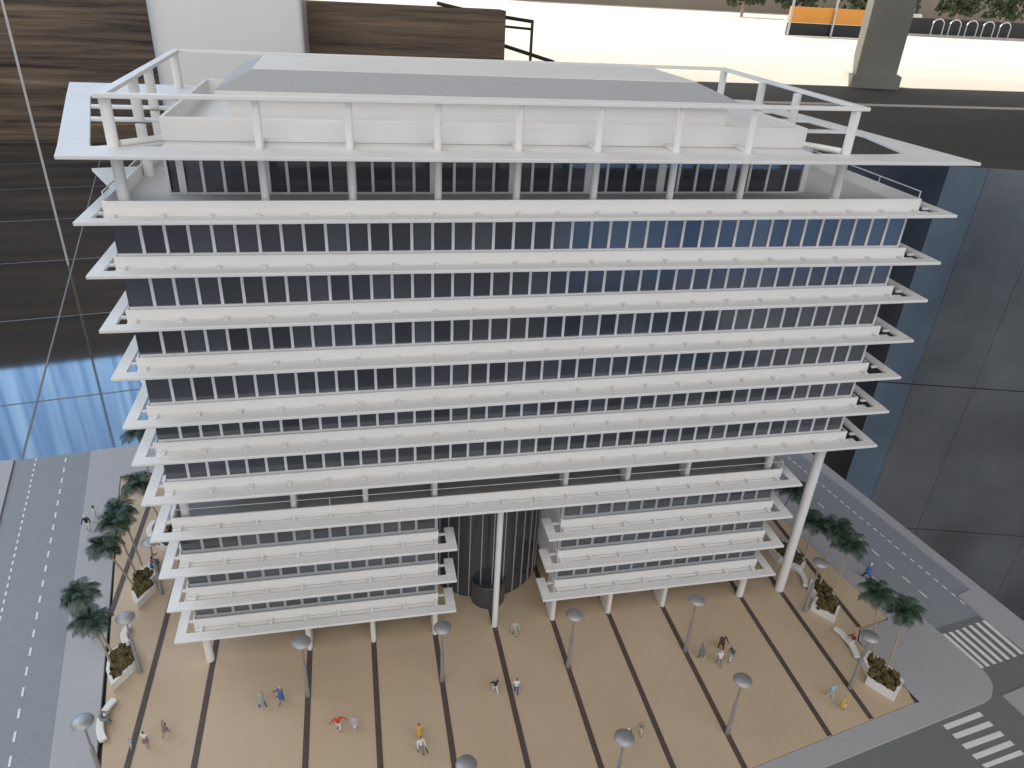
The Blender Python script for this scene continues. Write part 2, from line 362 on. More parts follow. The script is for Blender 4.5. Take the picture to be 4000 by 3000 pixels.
# distant fence, orange board, black fence and bicycle racks, white car
fn = thing('mesh_fence', 'wire mesh fence with an orange board across the plaza', 'fence', (338, 515, ZF))
m = MB(); m.box(306, 372, 515, 517, -14.6, -6.6); m.build('lower_panel', 'fence_black', fn)
m = MB(); m.box(306, 372, 515, 517, -6.4, 3.6); m.build('orange_board', 'orange_board', fn)
for x in (306, 340, 371):
    m = MB(); m.cyl(x, 513.5, ZF-0.1, 12, 0.9, 8); m.build('post', 'steel', fn)
bf = thing('black_fence', 'black fence along the far side of the plaza', 'fence', (560, 610, ZF))
m = MB(); m.box(470, 700, 610, 612, ZF, -1.0); m.build('panel', 'fence_black', bf)
m = MB(); m.box(470, 700, 607.5, 609.8, ZF, -13.2); m.build('kerb', 'concrete', bf)
for k in range(5):
    rk = MB(); x = 500+17*k
    pr = None
    for q in range(13):
        a = math.pi*q/12; p = (x+5.5*math.cos(a), 604, -5.5+4.5*math.sin(a))
        if pr: rk.rod(pr, p, 0.55, 6)
        pr = p
    rk.rod((x-5.5, 604, ZF), (x-5.5, 604, -5.5), 0.55, 6); rk.rod((x+5.5, 604, ZF), (x+5.5, 604, -5.5), 0.55, 6)
    tag(rk.build('bicycle_rack', 'steel', smooth=True), ['leftmost', 'second', 'third', 'fourth', 'rightmost'][k]+' steel hoop of the bicycle racks before the black fence', 'bicycle rack', 'bicycle racks on the far plaza')
car = thing('parked_car', 'small white car parked beyond the black fence', 'car', (560, 760, ZF))
m = MB(); m.prism([(540, 752), (600, 752), (600, 776), (540, 776)], -11, 0); m.prism([(550, 753), (590, 753), (590, 775), (550, 775)], 0, 8); m.build('body', 'car_white', car, bevel=1.5)
for x in (551, 589):
    m = MB(); m.rod((x, 750.5, -10), (x, 755, -10), 5, 16); m.build('wheel', 'tyre', car)
# behind the camera: blue corrugated hoarding and an orange facade, seen only as reflections
m = MB(); n = 150; x0, x1 = 16.5, 95
top = []
for k in range(n+1):
    x = x0+(x1-x0)*k/n; y = -53-0.35*(k % 2)
    top.append((x, y))
for k in range(n):
    (xa, ya), (xb, yb) = top[k], top[k+1]
    m.poly([(xa, ya, ZF), (xb, yb, ZF), (xb, yb, -3.2), (xa, ya, -3.2)])
    m.poly([(xa, ya-0.05, ZF), (xb, yb-0.05, ZF), (xb, yb-0.05, -3.2), (xa, ya-0.05, -3.2)])
tag(m.build('hoarding', 'blue_sheet'), 'blue corrugated hoarding reflected in the upper windows', 'hoarding')

# ------------------------------------------------------------------ base of the model: plaza, pavements, roads
ZP, ZS, ZR = 0.0, -0.012, -0.035
def lx(a, b): return lambda y: a+b*y
plzL = lx(-6.005, -0.1885); swL = lx(-6.59, -0.192); d1L = lx(-7.64, -0.2036); d2L = lx(-7.11, -0.1945); kL = lx(-7.97, -0.2135)
plzR = lx(6.755, -0.155); swR = lx(7.39, -0.155); ldR = lx(7.909, -0.155); sdR = lx(8.465, -0.158); kR = lx(8.868, -0.169); oR = lx(9.107, -0.161)
def front_plz(x): return -2.486+0.186*(x-6.17)
def front_kerb(x): return -2.664+0.1756*(x-7.327)
def back(x): return 6.481+0.115*(x+6.876)
YN = -6.2
# table: the board the model is built on
m = MB()
outline = [(kL(YN)-0.35, YN), (oR(YN), YN), (oR(7.5), 7.5), (oR(7.5), back(7.5)), (kL(6.2)-0.35, back(-9.65))]
m.prism(outline, -0.75, -0.06)
struct(m.build('ground', 'plinth'))
m = MB(); m.prism([(x*0.9, y*0.9) for x, y in outline], ZF, -0.76)
tag(m.build('display_plinth', 'plinth'), 'dark plinth under the model', 'plinth')
# roads
m = MB()
m.prism([(kL(YN), YN), (swL(YN), YN), (swL(6.6), back(swL(6.6))), (kL(6.3), back(kL(6.3)))], -0.06, ZR)
roadL = struct(m.build('road', 'road'))
m = MB()
m.prism([(swR(-2.1), -2.1), (8.6, -2.0), (kR(-0.5)-0.0, -0.5), (kR(7.5), 7.5), (swR(7.5), 7.5)], -0.06, ZR)
roadR = struct(m.build('road', 'road'))
m = MB()
m.prism([(swL(YN), YN), (oR(YN)-0.05, YN), (oR(-2.0)-0.05, -2.0), (8.6, -2.0), (swR(-2.1), -2.1), (7.0, -2.2), (-5.0, front_kerb(-5.0)+0.5)], -0.0595, ZR-0.001)
roadF = struct(m.build('road', 'road_dark'))
# dark crossing zone on the right-hand road
m = MB(); m.prism([(7.60, -1.19), (8.66, -1.03), (8.80, -1.98), (7.74, -2.12)], ZR+0.001, ZR+0.004); m.build('crossing_zone', 'road_dark', roadR)
# pavements
m = MB()
m.prism([(swL(YN), YN), (plzL(YN)-0.015, YN), (plzL(5.3)-0.015, 5.3), (-6.3, 5.35), (-6.3, back(-6.3)), (swL(6.6), back(swL(6.6)))], -0.06, ZS)
struct(m.build('pavement', 'pavement', bevel=0.006))
m = MB()
corner = [(7.327, -2.664), (7.50, -2.60), (7.686, -2.429), (7.765, -2.27), (7.778, -2.105)]
m.prism([(-5.2, front_kerb(-5.2))]+[(x, y) for x, y in corner]+[(7.631, -1.339), (7.345, 0.084), (7.046, 2.458), (swR(7.5), 7.5), (5.4, 7.5), (5.4, 3), (plzR(3)+0.02, 3), (plzR(-0.858)+0.02, -0.875),
         (6.268, -0.995), (6.04, -1.25), (6.075, -1.42), (6.22, -2.144), (6.285, -2.49), (6.17, -2.490), (-5.2, front_plz(-5.2)-0.004)], -0.06, ZS)
struct(m.build('pavement', 'pavement', bevel=0.006))
m = MB(); m.prism([(kL(YN)-0.34, YN), (kL(YN), YN), (kL(6.3), back(kL(6.3))-0.01), (kL(6.3)-0.3, back(kL(6.3)-0.3)-0.01)], -0.06, 0.005)
struct(m.build('pavement', 'pavement', bevel=0.006))
m = MB(); m.prism([(oR(-3), -3), (oR(7.4), 7.4), (kR(7.4), 7.4), (8.947, -0.464), (8.587, -0.56), (8.632, -1.053), (8.793, -1.879), (8.95, -3)][::-1], -0.06, 0.005)
struct(m.build('pavement', 'pavement', bevel=0.006))
m = MB(); m.prism([(7.71, -2.60), (7.76, -2.96), (8.1, -5), (oR(-5), -5), (oR(-2.45), -2.3), (8.19, -2.51)], -0.06, ZS)
struct(m.build('pavement', 'pavement', bevel=0.006))
# plaza plate and its dark strips
m = MB()
plz = [(plzL(YN), YN), (-4.0, front_plz(-4.0)-1.2), (-4.0, front_plz(-4.0)), (6.17, -2.486), (6.215, -2.30), (6.20, -2.144), (6.06, -1.42), (6.02, -1.24), (6.258, -0.979), (6.884, -0.858), (plzR(1.9), 1.9), (plzR(5.2), 5.2), (plzL(5.2), 5.2)]
plz = [(-5.0+0.19*1.4, -5.0)] + plz[2:]
plz[0] = (plzL(-5.0), front_plz(plzL(-5.0)))
plz.remove((-4.0, front_plz(-4.0)))
m.prism(plz, -0.06, ZP)
plaza = struct(m.build('plaza', 'plaza'))
m = MB(); zz = 0.0
def strip(x, y0, y1):
    m = MB(); w_ = 0.042
    m.prism([(x-w_, y0), (x+w_, y0+0.0), (x+w_, y1), (x-w_, y1)], ZP+0.0015, ZP+0.005); m.build('paving_strip', 'strip', plaza)
for x in (-3, -2, -1, 0, 1, 2, 3): strip(x, front_plz(x)+0.005, 4.5)
strip(4.505, front_plz(4.5)+0.005, 4.5); strip(5.31, front_plz(5.31)+0.005, 4.5); strip(-4.46, -4.2, 4.5); strip(-5.325, -3.6, 4.5)
strip(6.245, -0.975, 4.5); strip(-6.23, 1.24, 5.1)
# dark strips in the plaza's edge gaps, their shadow put into the colour
def gapline(pts, w_, parent):
    m = MB()
    for (a, b_) in zip(pts[:-1], pts[1:]):
        a = Vector(a); b_ = Vector(b_); d = (b_-a).normalized(); n_ = Vector((-d.y, d.x))*w_
        m.prism([tuple(a-n_), tuple(b_-n_), tuple(b_+n_), tuple(a+n_)], ZS-0.03, ZS+0.0015)
    m.build('edge_gap', 'gap', parent)
gapline([(plzL(-4.8)-0.007, -4.8), (plzL(5.2)-0.007, 5.2)], 0.006, plaza)
gapline([(plzR(-0.86)+0.01, -0.86), (plzR(5)+0.01, 5)], 0.007, plaza)
gapline([(6.05, -1.25), (6.068, -1.42), (6.212, -2.144), (6.25, -2.49)], 0.008, plaza)
# lane dashes
def dash(parent, fx, y, ln, w_):
    m = MB(); m.prism([(fx(y)-w_, y), (fx(y)+w_, y), (fx(y+ln)+w_, y+ln), (fx(y+ln)-w_, y+ln)], ZR+0.002, ZR+0.006); m.build('lane_dash', 'marking', parent)
for k in range(30): dash(roadL, d1L, 6.12-0.195*k, 0.095, 0.015)
for k in range(21): dash(roadL, d2L, 6.0-0.385*k, 0.165, 0.016)
for k in range(26): dash(roadR, sdR, 4.0-0.19*k, 0.095, 0.014)
for k in range(11): dash(roadR, ldR, 3.35-0.385*k, 0.18, 0.015)
cw1 = [([7.678, -1.327], [7.804, -2.077]), ([7.817, -1.31], [7.932, -2.06]), ([7.962, -1.286], [8.088, -2.038]), ([8.124, -1.259], [8.235, -2.014]), ([8.286, -1.231], [8.394, -1.992]), ([8.458, -1.199], [8.558, -1.964]), ([8.621, -1.17], [8.727, -1.933])]
for i, (a, b_) in enumerate(cw1):
    w_ = 0.036; m = MB(); m.prism([(a[0]-w_, a[1]), (b_[0]-w_, b_[1]), (b_[0]+w_, b_[1]+0.01), (a[0]+w_, a[1]+0.01)], ZR+0.006, ZR+0.010); m.build('crossing_bar', 'marking', roadR)
cw2 = [[[6.361, -2.906], [7.111, -2.791], [7.122, -2.867], [6.376, -2.982]], [[6.392, -3.065], [7.138, -2.962], [7.149, -3.042], [6.402, -3.144]], [[6.418, -3.237], [7.176, -3.138], [7.182, -3.218], [6.429, -3.318]], [[6.443, -3.41], [7.201, -3.303], [7.21, -3.381], [6.456, -3.486]], [[6.468, -3.569], [7.231, -3.466], [7.231, -3.535], [6.496, -3.626]]]
for q in cw2:
    m = MB(); m.prism(q, ZR+0.002, ZR+0.006); m.build('crossing_bar', 'marking', roadF)

# ------------------------------------------------------------------ the building
ZL = [7.02, 6.426, 5.776, 5.157, 4.482, 3.935, 3.308, 2.698, 2.046, 1.417, 0.790]
ZRt = [7.013, 6.351, 5.790, 5.155, 4.544, 3.942, 3.310, 2.660, 2.017, 1.387, 0.754]
def zc(k, x):                       # underside of canopy k (0..10) at x: the hand-made slabs are a little out of true
    xr = 5.99 if k < 7 else 4.84
    return ZL[k]+(ZRt[k]-ZL[k])*(x+4.84)/(xr+4.84)
def tilt(k):
    xr = 5.99 if k < 7 else 4.84
    return -math.atan2(ZRt[k]-ZL[k], xr+4.84)
bd = thing('office_building', 'white scale model of an office building with stacked canopies', 'building', (0, 0, 0))
TH = 0.042; YF = -0.293; YI = -0.138; XL, XLI = -4.84, -4.70
def zf(k, d): return lambda x, y: zc(k, x)+d
def canopy(k, segs):
    m = MB()
    for (xa, xb, left, right) in segs:
        f0, f1 = zf(k, 0), zf(k, TH)
        m.prism([(xa, YF), (xb, YF), (xb, YI), (xa, YI)], f0, f1)
        for (flag, xe, sgn) in ((left, xa, 1), (right, xb, -1)):
            if flag == 'long':
                xo, xi = xe, xe+sgn*0.14
                q = [(xo, YI), (xi, YI), (xi, 1.35), (xo, 1.2)] if sgn > 0 else [(xi, YI), (xo, YI), (xo, 4.2), (xi, 4.2)]
                m.prism(q, f0, f1)
                if sgn > 0:
                    m.prism([(xi, 1.35), (xi-0.0, 2.3), (xo-0.46, 2.16), (xo, 1.2)], f0, f1)
                    m.prism([(xo-0.30, 1.9), (-4.58, 1.9), (-4.58, 2.25), (xo-0.46, 2.16)], zf(k, 0.001), zf(k, TH-0.001))
                else: m.prism([(xi-0.26, 4.06), (xo, 4.06), (xo, 4.2), (xi-0.26, 4.2)], zf(k, 0.001), zf(k, TH-0.001))
                ends = xe+sgn*0.24
                for yb in (0.08, 0.6, 1.1, 1.6, 2.1, 2.6, 3.1, 3.6):
                    if sgn > 0 and yb > 1.3: break
                    m.box(min(xi, ends), max(xi, ends), yb, yb+0.045, zf(k, 0.004), zf(k, TH-0.004))
            elif flag == 'short':
                xo, xi = xe, xe+sgn*0.145
                m.prism([(min(xo, xi), YI), (max(xo, xi), YI), (max(xo, xi), 0.22), (min(xo, xi), 0.22)], f0, f1)
                m.box(min(xi, xe+sgn*0.27), max(xi, xe+sgn*0.27), 0.07, 0.11, zf(k, 0.004), zf(k, TH-0.004))
    for (xa, xb, left, right) in segs:
        yl = -0.1375 if k < 7 else -0.074; zd = 0.0 if k < 7 else -0.02
        if k == 4:      # this slab has come away a little at its left end
            m.prism([(xa+0.24, -0.02), (xa+0.24, -0.122), (xb-0.4, -0.136), (xb-0.4, -0.02)][::-1], zf(k, -0.006), zf(k, 0.012))
        else: m.prism([(xa+0.24, -0.02), (xa+0.24, yl), (xb-0.26, yl), (xb-0.26, -0.02)][::-1], zf(k, -0.012+zd), zf(k, 0.022+zd))
    # brackets from the parapet out to the slab, two to a bay
    xs = [-4.5+0.5*i for i in range(0, 21)]
    for x in xs:
        if any(xa+0.12 < x < xb-0.12 for (xa, xb, _, _) in segs):
            m.box(x-0.024, x+0.024, YI+0.002, -0.02, zf(k, 0.003), zf(k, TH+0.012))
    return m.build('canopy', 'white_slab', bd, bevel=0.006)
for k in range(11):
    if k < 7: segs = [(XL, 5.99, 'long', 'long')]
    elif k == 7: segs = [(XL, 4.84, 'long', 'long')]
    else: segs = [(XL, -0.703, 'long', 'short'), (0.703, 4.84, 'short', 'long')]
    canopy(k, segs)
PT = [0.187]+[0.160]*6+[0.168]*4
def parapet(k, xa, xb):
    m = MB(); t = 0.026; f0, f1 = zf(k, -0.004), zf(k, PT[k])
    m.prism([(xa, -0.02), (xb, -0.02), (xb, -0.02+t), (xa, -0.02+t)], f0, f1)
    m.prism([(xa, -0.02+t), (xa+t, -0.02+t), (xa+t, 4.1), (xa, 4.1)], f0, f1)
    m.prism([(xb-t, -0.02+t), (xb, -0.02+t), (xb, 4.1), (xb-t, 4.1)], f0, f1)
    m.build('parapet', 'white', bd, bevel=0.005)
    m = MB(); m.prism([(xa+t, -0.02+t), (xb-t, -0.02+t), (xb-t, 4.05), (xa+t, 4.05)], zf(k, 0.0), zf(k, 0.04))
    m.build('floor_slab', 'white_slab' if k != 7 else 'deck_grey', bd)
for k in range(11):
    if k < 7: parapet(k, -4.605, 5.597)
    elif k == 7: parapet(k, -4.608, 4.612)
    else: parapet(k, -4.608, -0.957); parapet(k, 0.957, 4.608)
# window bands
pane_mesh = {}
def pane(w_, h_):
    key = (round(w_, 3), round(h_, 3))
    if key not in pane_mesh:
        m = MB(); m.box(-w_/2, w_/2, -0.004, 0.004, 0, h_); o = m.build('window_pane', 'pane', bd, origin=(0, 0, 0)); pane_mesh[key] = o; o['first'] = 1
        return o, True
    return pane_mesh[key], False
def put_pane(x, y, z, w_, h_, parent, ry=0, rz=0, name='window_pane'):
    o, new = pane(w_, h_)
    if not new:
        o2 = o.copy(); COL.objects.link(o2); o = o2
    o.name = name; o.parent = parent; o.location = (Vector((x, y, z))-Vector(parent['o3']))*U; o.rotation_euler = (0, ry, rz)
    return o
YW = 0.046
def band(k, k2, xa, xb, muls, fm, mw, sill, lend, rend, pname):
    # strip of windows between parapet k2 (below) and canopy k (above)
    s0 = PT[k2]+(0.002 if k < 6 else 0.022); m = MB()
    ze = lambda x, y: min(zc(k, x), zc(k2, x)+0.62)
    m.prism([(xa, YW-0.022), (xb, YW-0.022), (xb, YW+0.03), (xa, YW+0.03)], zf(k2, PT[k2]-0.03), zf(k2, s0+0.018))
    for x in muls: m.prism([(x-mw, YW-0.02), (x+mw, YW-0.02), (x+mw, YW+0.028), (x-mw, YW+0.028)], zf(k2, s0+0.016), ze)
    if lend: m.prism([(xa, YW-0.021), (xa+lend, YW-0.021), (xa+lend, YW+0.03), (xa, YW+0.03)], zf(k2, s0+0.016), ze)
    if rend: m.prism([(xb-rend, YW-0.021), (xb, YW-0.021), (xb, YW+0.03), (xb-rend, YW+0.03)], zf(k2, s0+0.016), ze)
    fr = m.build('window_frame', fm, bd)
    edges = [xa+lend]+[x for x in muls]+[xb-rend]
    for i in range(len(edges)-1):
        l = edges[i]+(mw if i > 0 else 0.0); r_ = edges[i+1]-(mw if i < len(edges)-2 else 0.0)
        xm = (l+r_)/2; h_ = min(zc(k, xm)-zc(k2, xm), 0.62)-s0-0.02
        put_pane(xm, YW, zc(k2, xm)+s0+0.016, round(r_-l, 3)-0.001, round(h_, 2), fr, tilt(k2), 0, pname)
for k in range(6):
    band(k, k+1, -4.565, 5.50, [-4.285+0.25*i for i in range(39)], 'frame', 0.017, 0.02, 0.0, 0.028, 'window_pane')
for k in (7, 8, 9):
    band(k, k+1, -4.565, -0.962, [-4.285+0.25*i for i in range(13)], 'frame_grey', 0.02, 0.05, 0.0, 0.045, 'podium_pane')
    band(k, k+1, 0.962, 4.565, [1.285+0.25*i for i in range(13)], 'frame_grey', 0.02, 0.05, 0.045, 0.0, 'podium_pane')
# side glazing on the left end, one pane deep as seen
for k in list(range(6))+[7, 8, 9]:
    m = MB(); s0 = PT[k+1]-0.02
    m.prism([(-4.572, YW+0.005), (-4.562, YW+0.005), (-4.562, 3.9), (-4.572, 3.9)], zf(k+1, s0), lambda x, y, k=k: min(zc(k, x), zc(k+1, x)+0.62))
    m.build('side_glazing', 'pane', bd)
    if k < 6:
        m = MB(); m.prism([(5.455, YW+0.04), (5.498, YW+0.04), (5.498, 3.9), (5.455, 3.9)], zf(k+1, s0), lambda x, y, k=k: min(zc(k, x), zc(k+1, x)+0.62))
        m.build('side_wall', 'frame', bd)
# dark interior
m = MB()
for k in range(6): m.prism([(-4.55, 0.09), (5.44, 0.09), (5.44, 4.0), (-4.55, 4.0)], zf(k+1, 0.042), zf(k, -0.006))
m.build('tower_core', 'core', bd)
m = MB()
for k in (7, 8, 9):
    m.prism([(-4.55, 0.09), (-0.985, 0.09), (-0.985, 4.0), (-4.55, 4.0)], zf(k+1, 0.042), zf(k, -0.006))
    m.prism([(0.985, 0.09), (4.55, 0.09), (4.55, 4.0), (0.985, 4.0)], zf(k+1, 0.042), zf(k, -0.006))
m.build('podium_core', 'core', bd)
# end walls of the two podium wings towards the lobby
for s_ in (-1, 1):
    m = MB()
    for k in (7, 8, 9):
        xa, xb = sorted((s_*0.962, s_*0.984))
        m.prism([(xa, YW+0.032), (xb, YW+0.032), (xb, 2.2), (xa, 2.2)], zf(k+1, 0.0), zf(k, -0.004))
    m.build('wing_end_wall', 'white', bd)
# underside and end of the tower over the open storey
m = MB(); m.prism([(-4.55, 0.02), (5.55, 0.02), (5.55, 4.0), (-4.55, 4.0)], zf(6, -0.03), zf(6, -0.006)); m.build('tower_soffit', 'white_slab', bd)
m = MB(); m.box(-3.6, 4.0, 2.4, 3.9, 2.73, 3.26); m.build('lift_core', 'deck_grey', bd)
m = MB(); m.box(-4.0, 4.0, 2.5, 3.9, 0.0, 2.65); m.build('ground_core', 'core', bd)
# columns
def blade(x, z0, z1, wd=0.042, y0=0.0, y1=0.36):
    pts = []
    for k in range(9):
        a = math.pi+math.pi*k/8; pts.append((x+wd*math.cos(a), y0+wd+wd*math.sin(a)))
    for k in range(9):
        a = math.pi*k/8; pts.append((x+wd*math.cos(a), y1+wd*math.sin(a)))
    m = MB(); m.prism(pts, z0, z1); m.build('column', 'white', bd, smooth=True)
def rcol(x, y, z0, z1, r):
    m = MB(); m.cyl(x, y, z0, z1, r, 28); m.build('column', 'white', bd, smooth=True)
for x in (-3, -2, -1, 1, 2, 3): blade(x, 0.004, zc(10, x)-0.003)
rcol(-4.5, 0.065, 0.004, zc(10, -4.5)-0.003, 0.062); rcol(4.5, 0.065, 0.004, zc(10, 4.5)-0.003, 0.062)
rcol(0, 0.05, 0.004, zc(7, 0)-0.003, 0.048); rcol(5.305, 0.085, 0.004, zc(6, 5.3)-0.004, 0.080)
for x in (-3, -2, -1, 1, 2, 3): blade(x, zc(7, x)+0.04, zc(6, x)-0.032, 0.042, 0.06, 0.3)
rcol(-4.45, 0.16, zc(7, -4.45)+0.04, zc(6, -4.45)-0.031, 0.062); rcol(4.45, 0.16, zc(7, 4.45)+0.04, zc(6, 4.45)-0.031, 0.062)
for (x, y) in ((-4.3, 3.7), (4.3, 3.7), (5.3, 3.7)): rcol(x, y, 0.004 if x > 5 else zc(7, x)+0.04, zc(6, x)-0.031, 0.062)
# thin wire rail on the open storey
m = MB(); zr_ = zc(7, 0)+PT[7]
m.rod((-4.58, 0.0, zc(7, -4.6)+0.30), (4.6, 0.0, zc(7, 4.6)+0.30), 0.005, 6)
m.rod((-4.59, 0.0, zc(7, -4.6)+0.30), (-4.59, 3.5, zc(7, -4.6)+0.30), 0.005, 6); m.rod((4.595, 0.0, zc(7, 4.6)+0.30), (4.595, 3.5, zc(7, 4.6)+0.30), 0.005, 6)
for x in (-4.59, -2.5, 4.595): m.rod((x, 0.0, zc(7, x)+0.15), (x, 0.0, zc(7, x)+0.30), 0.005, 6)
for y in (0.35, 0.8): m.rod((-4.59, y, zc(7, -4.59)+0.15), (-4.59, y, zc(7, -4.59)+0.30), 0.005, 6)
m.build('wire_rail', 'frame', bd)
# curved lobby glazing with thin bars, and the drum entrance
cxl, cyl_, Rl = 0.04, 1.73, 1.03
ang = [math.radians(a) for a in range(205, 340, 11)]
lob = thing.__call__ if False else None
m = MB()
fine = [math.radians(200+2.5*i) for i in range(57)]
for a, b_ in zip(fine[:-1], fine[1:]):
    for R_ in (Rl,):
        p, q = (cxl+R_*math.cos(a), cyl_+R_*math.sin(a)), (cxl+R_*math.cos(b_), cyl_+R_*math.sin(b_))
        m.poly([(*p, 0.004), (*q, 0.004), (*q, 2.66), (*p, 2.66)])
lg = m.build('lobby_glazing', 'lobby_pane', bd, smooth=True)
bar0 = None
for a in ang:
    x, y = cxl+(Rl+0.006)*math.cos(a), cyl_+(Rl+0.006)*math.sin(a)
    if bar0 is None:
        mm = MB(); mm.box(-0.008, 0.008, -0.008, 0.008, 0.005, 2.655); bar0 = mm.build('glazing_bar', 'frame_grey', lg, origin=(0, 0, 0)); o = bar0
    else: o = bar0.copy(); COL.objects.link(o)
    o.location = Vector((x, y, 0))*U; o.rotation_euler = (0, 0, a)
m = MB(); m.lathe(0.0, 0.72, [(0.295, 0.004), (0.295, 0.46), (0.288, 0.466), (0.280, 0.46), (0.275, 0.30), (0.05, 0.29)], 40)
m.build('entrance_drum', 'drum', bd, smooth=True)

# ------------------------------------------------------------------ roof terrace and roof
TX = 7.06
m = MB(); m.prism([(-4.565, 0.02), (5.555, 0.02), (5.555, 4.05), (-4.565, 4.05)], TX-0.02, TX); m.build('terrace_floor', 'terrace', bd)
YT = 0.85; zb, zt_ = TX+0.001, 7.695
m = MB()
m.box(-4.07, 4.31, YT-0.02, YT+0.03, zb, zb+0.022); m.box(-4.07, 4.31, YT-0.02, YT+0.03, zt_-0.06, zt_)
edges = []
for n_ in range(-4, 5):
    x = n_+0.1+0.025*n_
    if n_ == -4: x = -3.93
    if n_ == 4: x = 4.30
    w_ = 0.055 if n_ not in (-4, 4) else 0.04
    m.box(x-w_, x+w_, YT-0.03, YT+0.03, zb+0.022, zt_-0.06); edges.append(x)
muls = []
for a, b_ in zip(edges[:-1], edges[1:]):
    for q in (1, 2, 3):
        x = a+(b_-a)*q/4; muls.append(x); m.box(x-0.017, x+0.017, YT-0.02, YT+0.03, zb+0.022, zt_-0.06)
tf = m.build('terrace_frame', 'frame', bd)
allx = sorted(edges+muls)
for a, b_ in zip(allx[:-1], allx[1:]):
    l = a+(0.055 if a in edges else 0.017); r_ = b_-(0.055 if b_ in edges else 0.017)
    put_pane((l+r_)/2, YT, zb+0.02, round(r_-l, 2), 0.56, tf, 0, 0, 'terrace_pane')
m = MB(); m.box(-4.05, -3.975, YT-0.005, YT+0.005, zb+0.02, zt_-0.06); m.build('terrace_pane', 'pane', tf)
m = MB(); m.box(-4.06, 4.3, YT+0.035, 3.9, zb, zt_); m.build('terrace_core', 'core', bd)
m = MB(); m.box(4.301, 4.33, YT-0.02, 3.9, zb, zt_); m.build('terrace_end_wall', 'white', bd)
m = MB(); m.box(-4.10, -4.071, YT-0.02, 3.9, zb, zt_); m.build('terrace_end_wall', 'white', bd)
# terrace columns (under the roof slab) and ring columns (above it)
ZSL, ZST = 7.703, 7.743
cxs = [(-4.42, 0.062), (-2.93, 0.046), (-1.953, 0.046), (-0.955, 0.046), (0.005, 0.046), (0.99, 0.046), (2.01, 0.046), (2.985, 0.046), (4.385, 0.062)]
YC = 0.17
def zring(x): return 8.245+(8.285-8.245)*(x+4.5)/9.0
for (x, r_) in cxs:
    rcol(x, YC, TX+0.001, ZSL-0.002, r_); rcol(x, YC, ZST+0.001, zring(x)-0.002, r_*0.95)
for (x, y, r_) in ((-4.5, 1.75, 0.062), (-4.53, 2.75, 0.062), (-4.56, 4.75, 0.062), (4.46, 1.7, 0.06), (4.55, 2.9, 0.06), (4.66, 4.5, 0.06)):
    rcol(x, y, TX+0.001 if y < 3.5 else 7.2, ZSL-0.002, r_); rcol(x, y, ZST+0.001, zring(x)-0.002, r_)
# roof slab: an outer frame, ladder openings at both ends
m = MB(); zz0, zz1 = ZSL, ZST
def sp(pts, a=0.0, b_=0.0): m.prism(pts, zz0+a, zz1-b_)
# outer corners
FL, FR, BR, BL = (-4.862, -0.293), (6.075, -0.293), (5.56, 5.05), (-6.245, 5.07)
def lerp(a, b_, t): return (a[0]+(b_[0]-a[0])*t, a[1]+(b_[1]-a[1])*t)
sp([FL, FR, (6.03, 0.18), (4.92, 0.18), (-4.66, 0.20), (-4.98, 0.20)])                                  # front strip
sp([(-4.98, 0.2), (-4.66, 0.2), (-5.575, 3.70), (-5.895, 3.70)])                                      # left strip
sp([(-5.895, 3.70), (5.69, 3.70), BR, BL])                                                          # back strip
sp([(5.40, 0.33), (5.43, 0.18), (6.03, 0.18), (5.69, 3.70), (5.30, 3.70), (5.62, 1.55)])              # right strip
pts = [(4.92, 0.18), (5.43, 0.18), (5.40, 0.33), (5.28, 0.255), (5.12, 0.205)]; sp(pts)                # rounded tip
sp([(-3.96, 0.19), (3.93, 0.185), (3.93, 3.70), (-3.96, 3.70)], 0.001, 0.001)                        # middle field
for y in (1.85, 2.80):
    xl_ = -4.66-(y-0.2)*0.2614
    sp([(xl_, y), (-3.96, y), (-3.96, y+0.16), (xl_-0.04, y+0.16)], 0.002, 0.002)
    sp([(3.93, y), (5.55, y), (5.53, y+0.16), (3.93, y+0.16)], 0.002, 0.002)
sp([(-4.70, 0.16), (-4.30, 0.16), (-3.96, 0.45), (-3.96, 0.58)], 0.003, 0.003)
m.build('roof_slab', 'white_slab', bd, bevel=0.006)
# bars from the roof box to the columns
for (x, r_) in cxs[1:-1]:
    m = MB(); m.box(x-0.03, x+0.03, YC+0.03, 0.53, ZST+0.002, ZST+0.05); m.build('roof_bar', 'white', bd)
m = MB(); m.rod((-4.36, 0.2, ZST+0.03), (-3.98, 0.55, ZST+0.03), 0.035, 12); m.build('roof_bar', 'white', bd)
m = MB(); m.rod((4.33, 0.2, ZST+0.03), (3.95, 0.55, ZST+0.05), 0.04, 12); m.build('roof_bar', 'white', bd)
# roof box
m = MB(); x0, x1, y0, y1, t = -4.0, 3.975, 0.50, 3.85, 0.045; za, zb2 = ZST+0.001, 8.0
m.box(x0, x1, y0, y0+t, za, zb2); m.box(x0, x1, y1-t, y1, za, zb2); m.box(x0, x0+t, y0+t, y1-t, za, zb2); m.box(x1-t, x1, y0+t, y1-t, za, zb2)
m.build('roof_box', 'white', bd, bevel=0.006)
m = MB(); m.box(x0+t, x1-t, y0+t, y1-t, za, za+0.03); m.build('roof_box_floor', 'white_slab', bd)
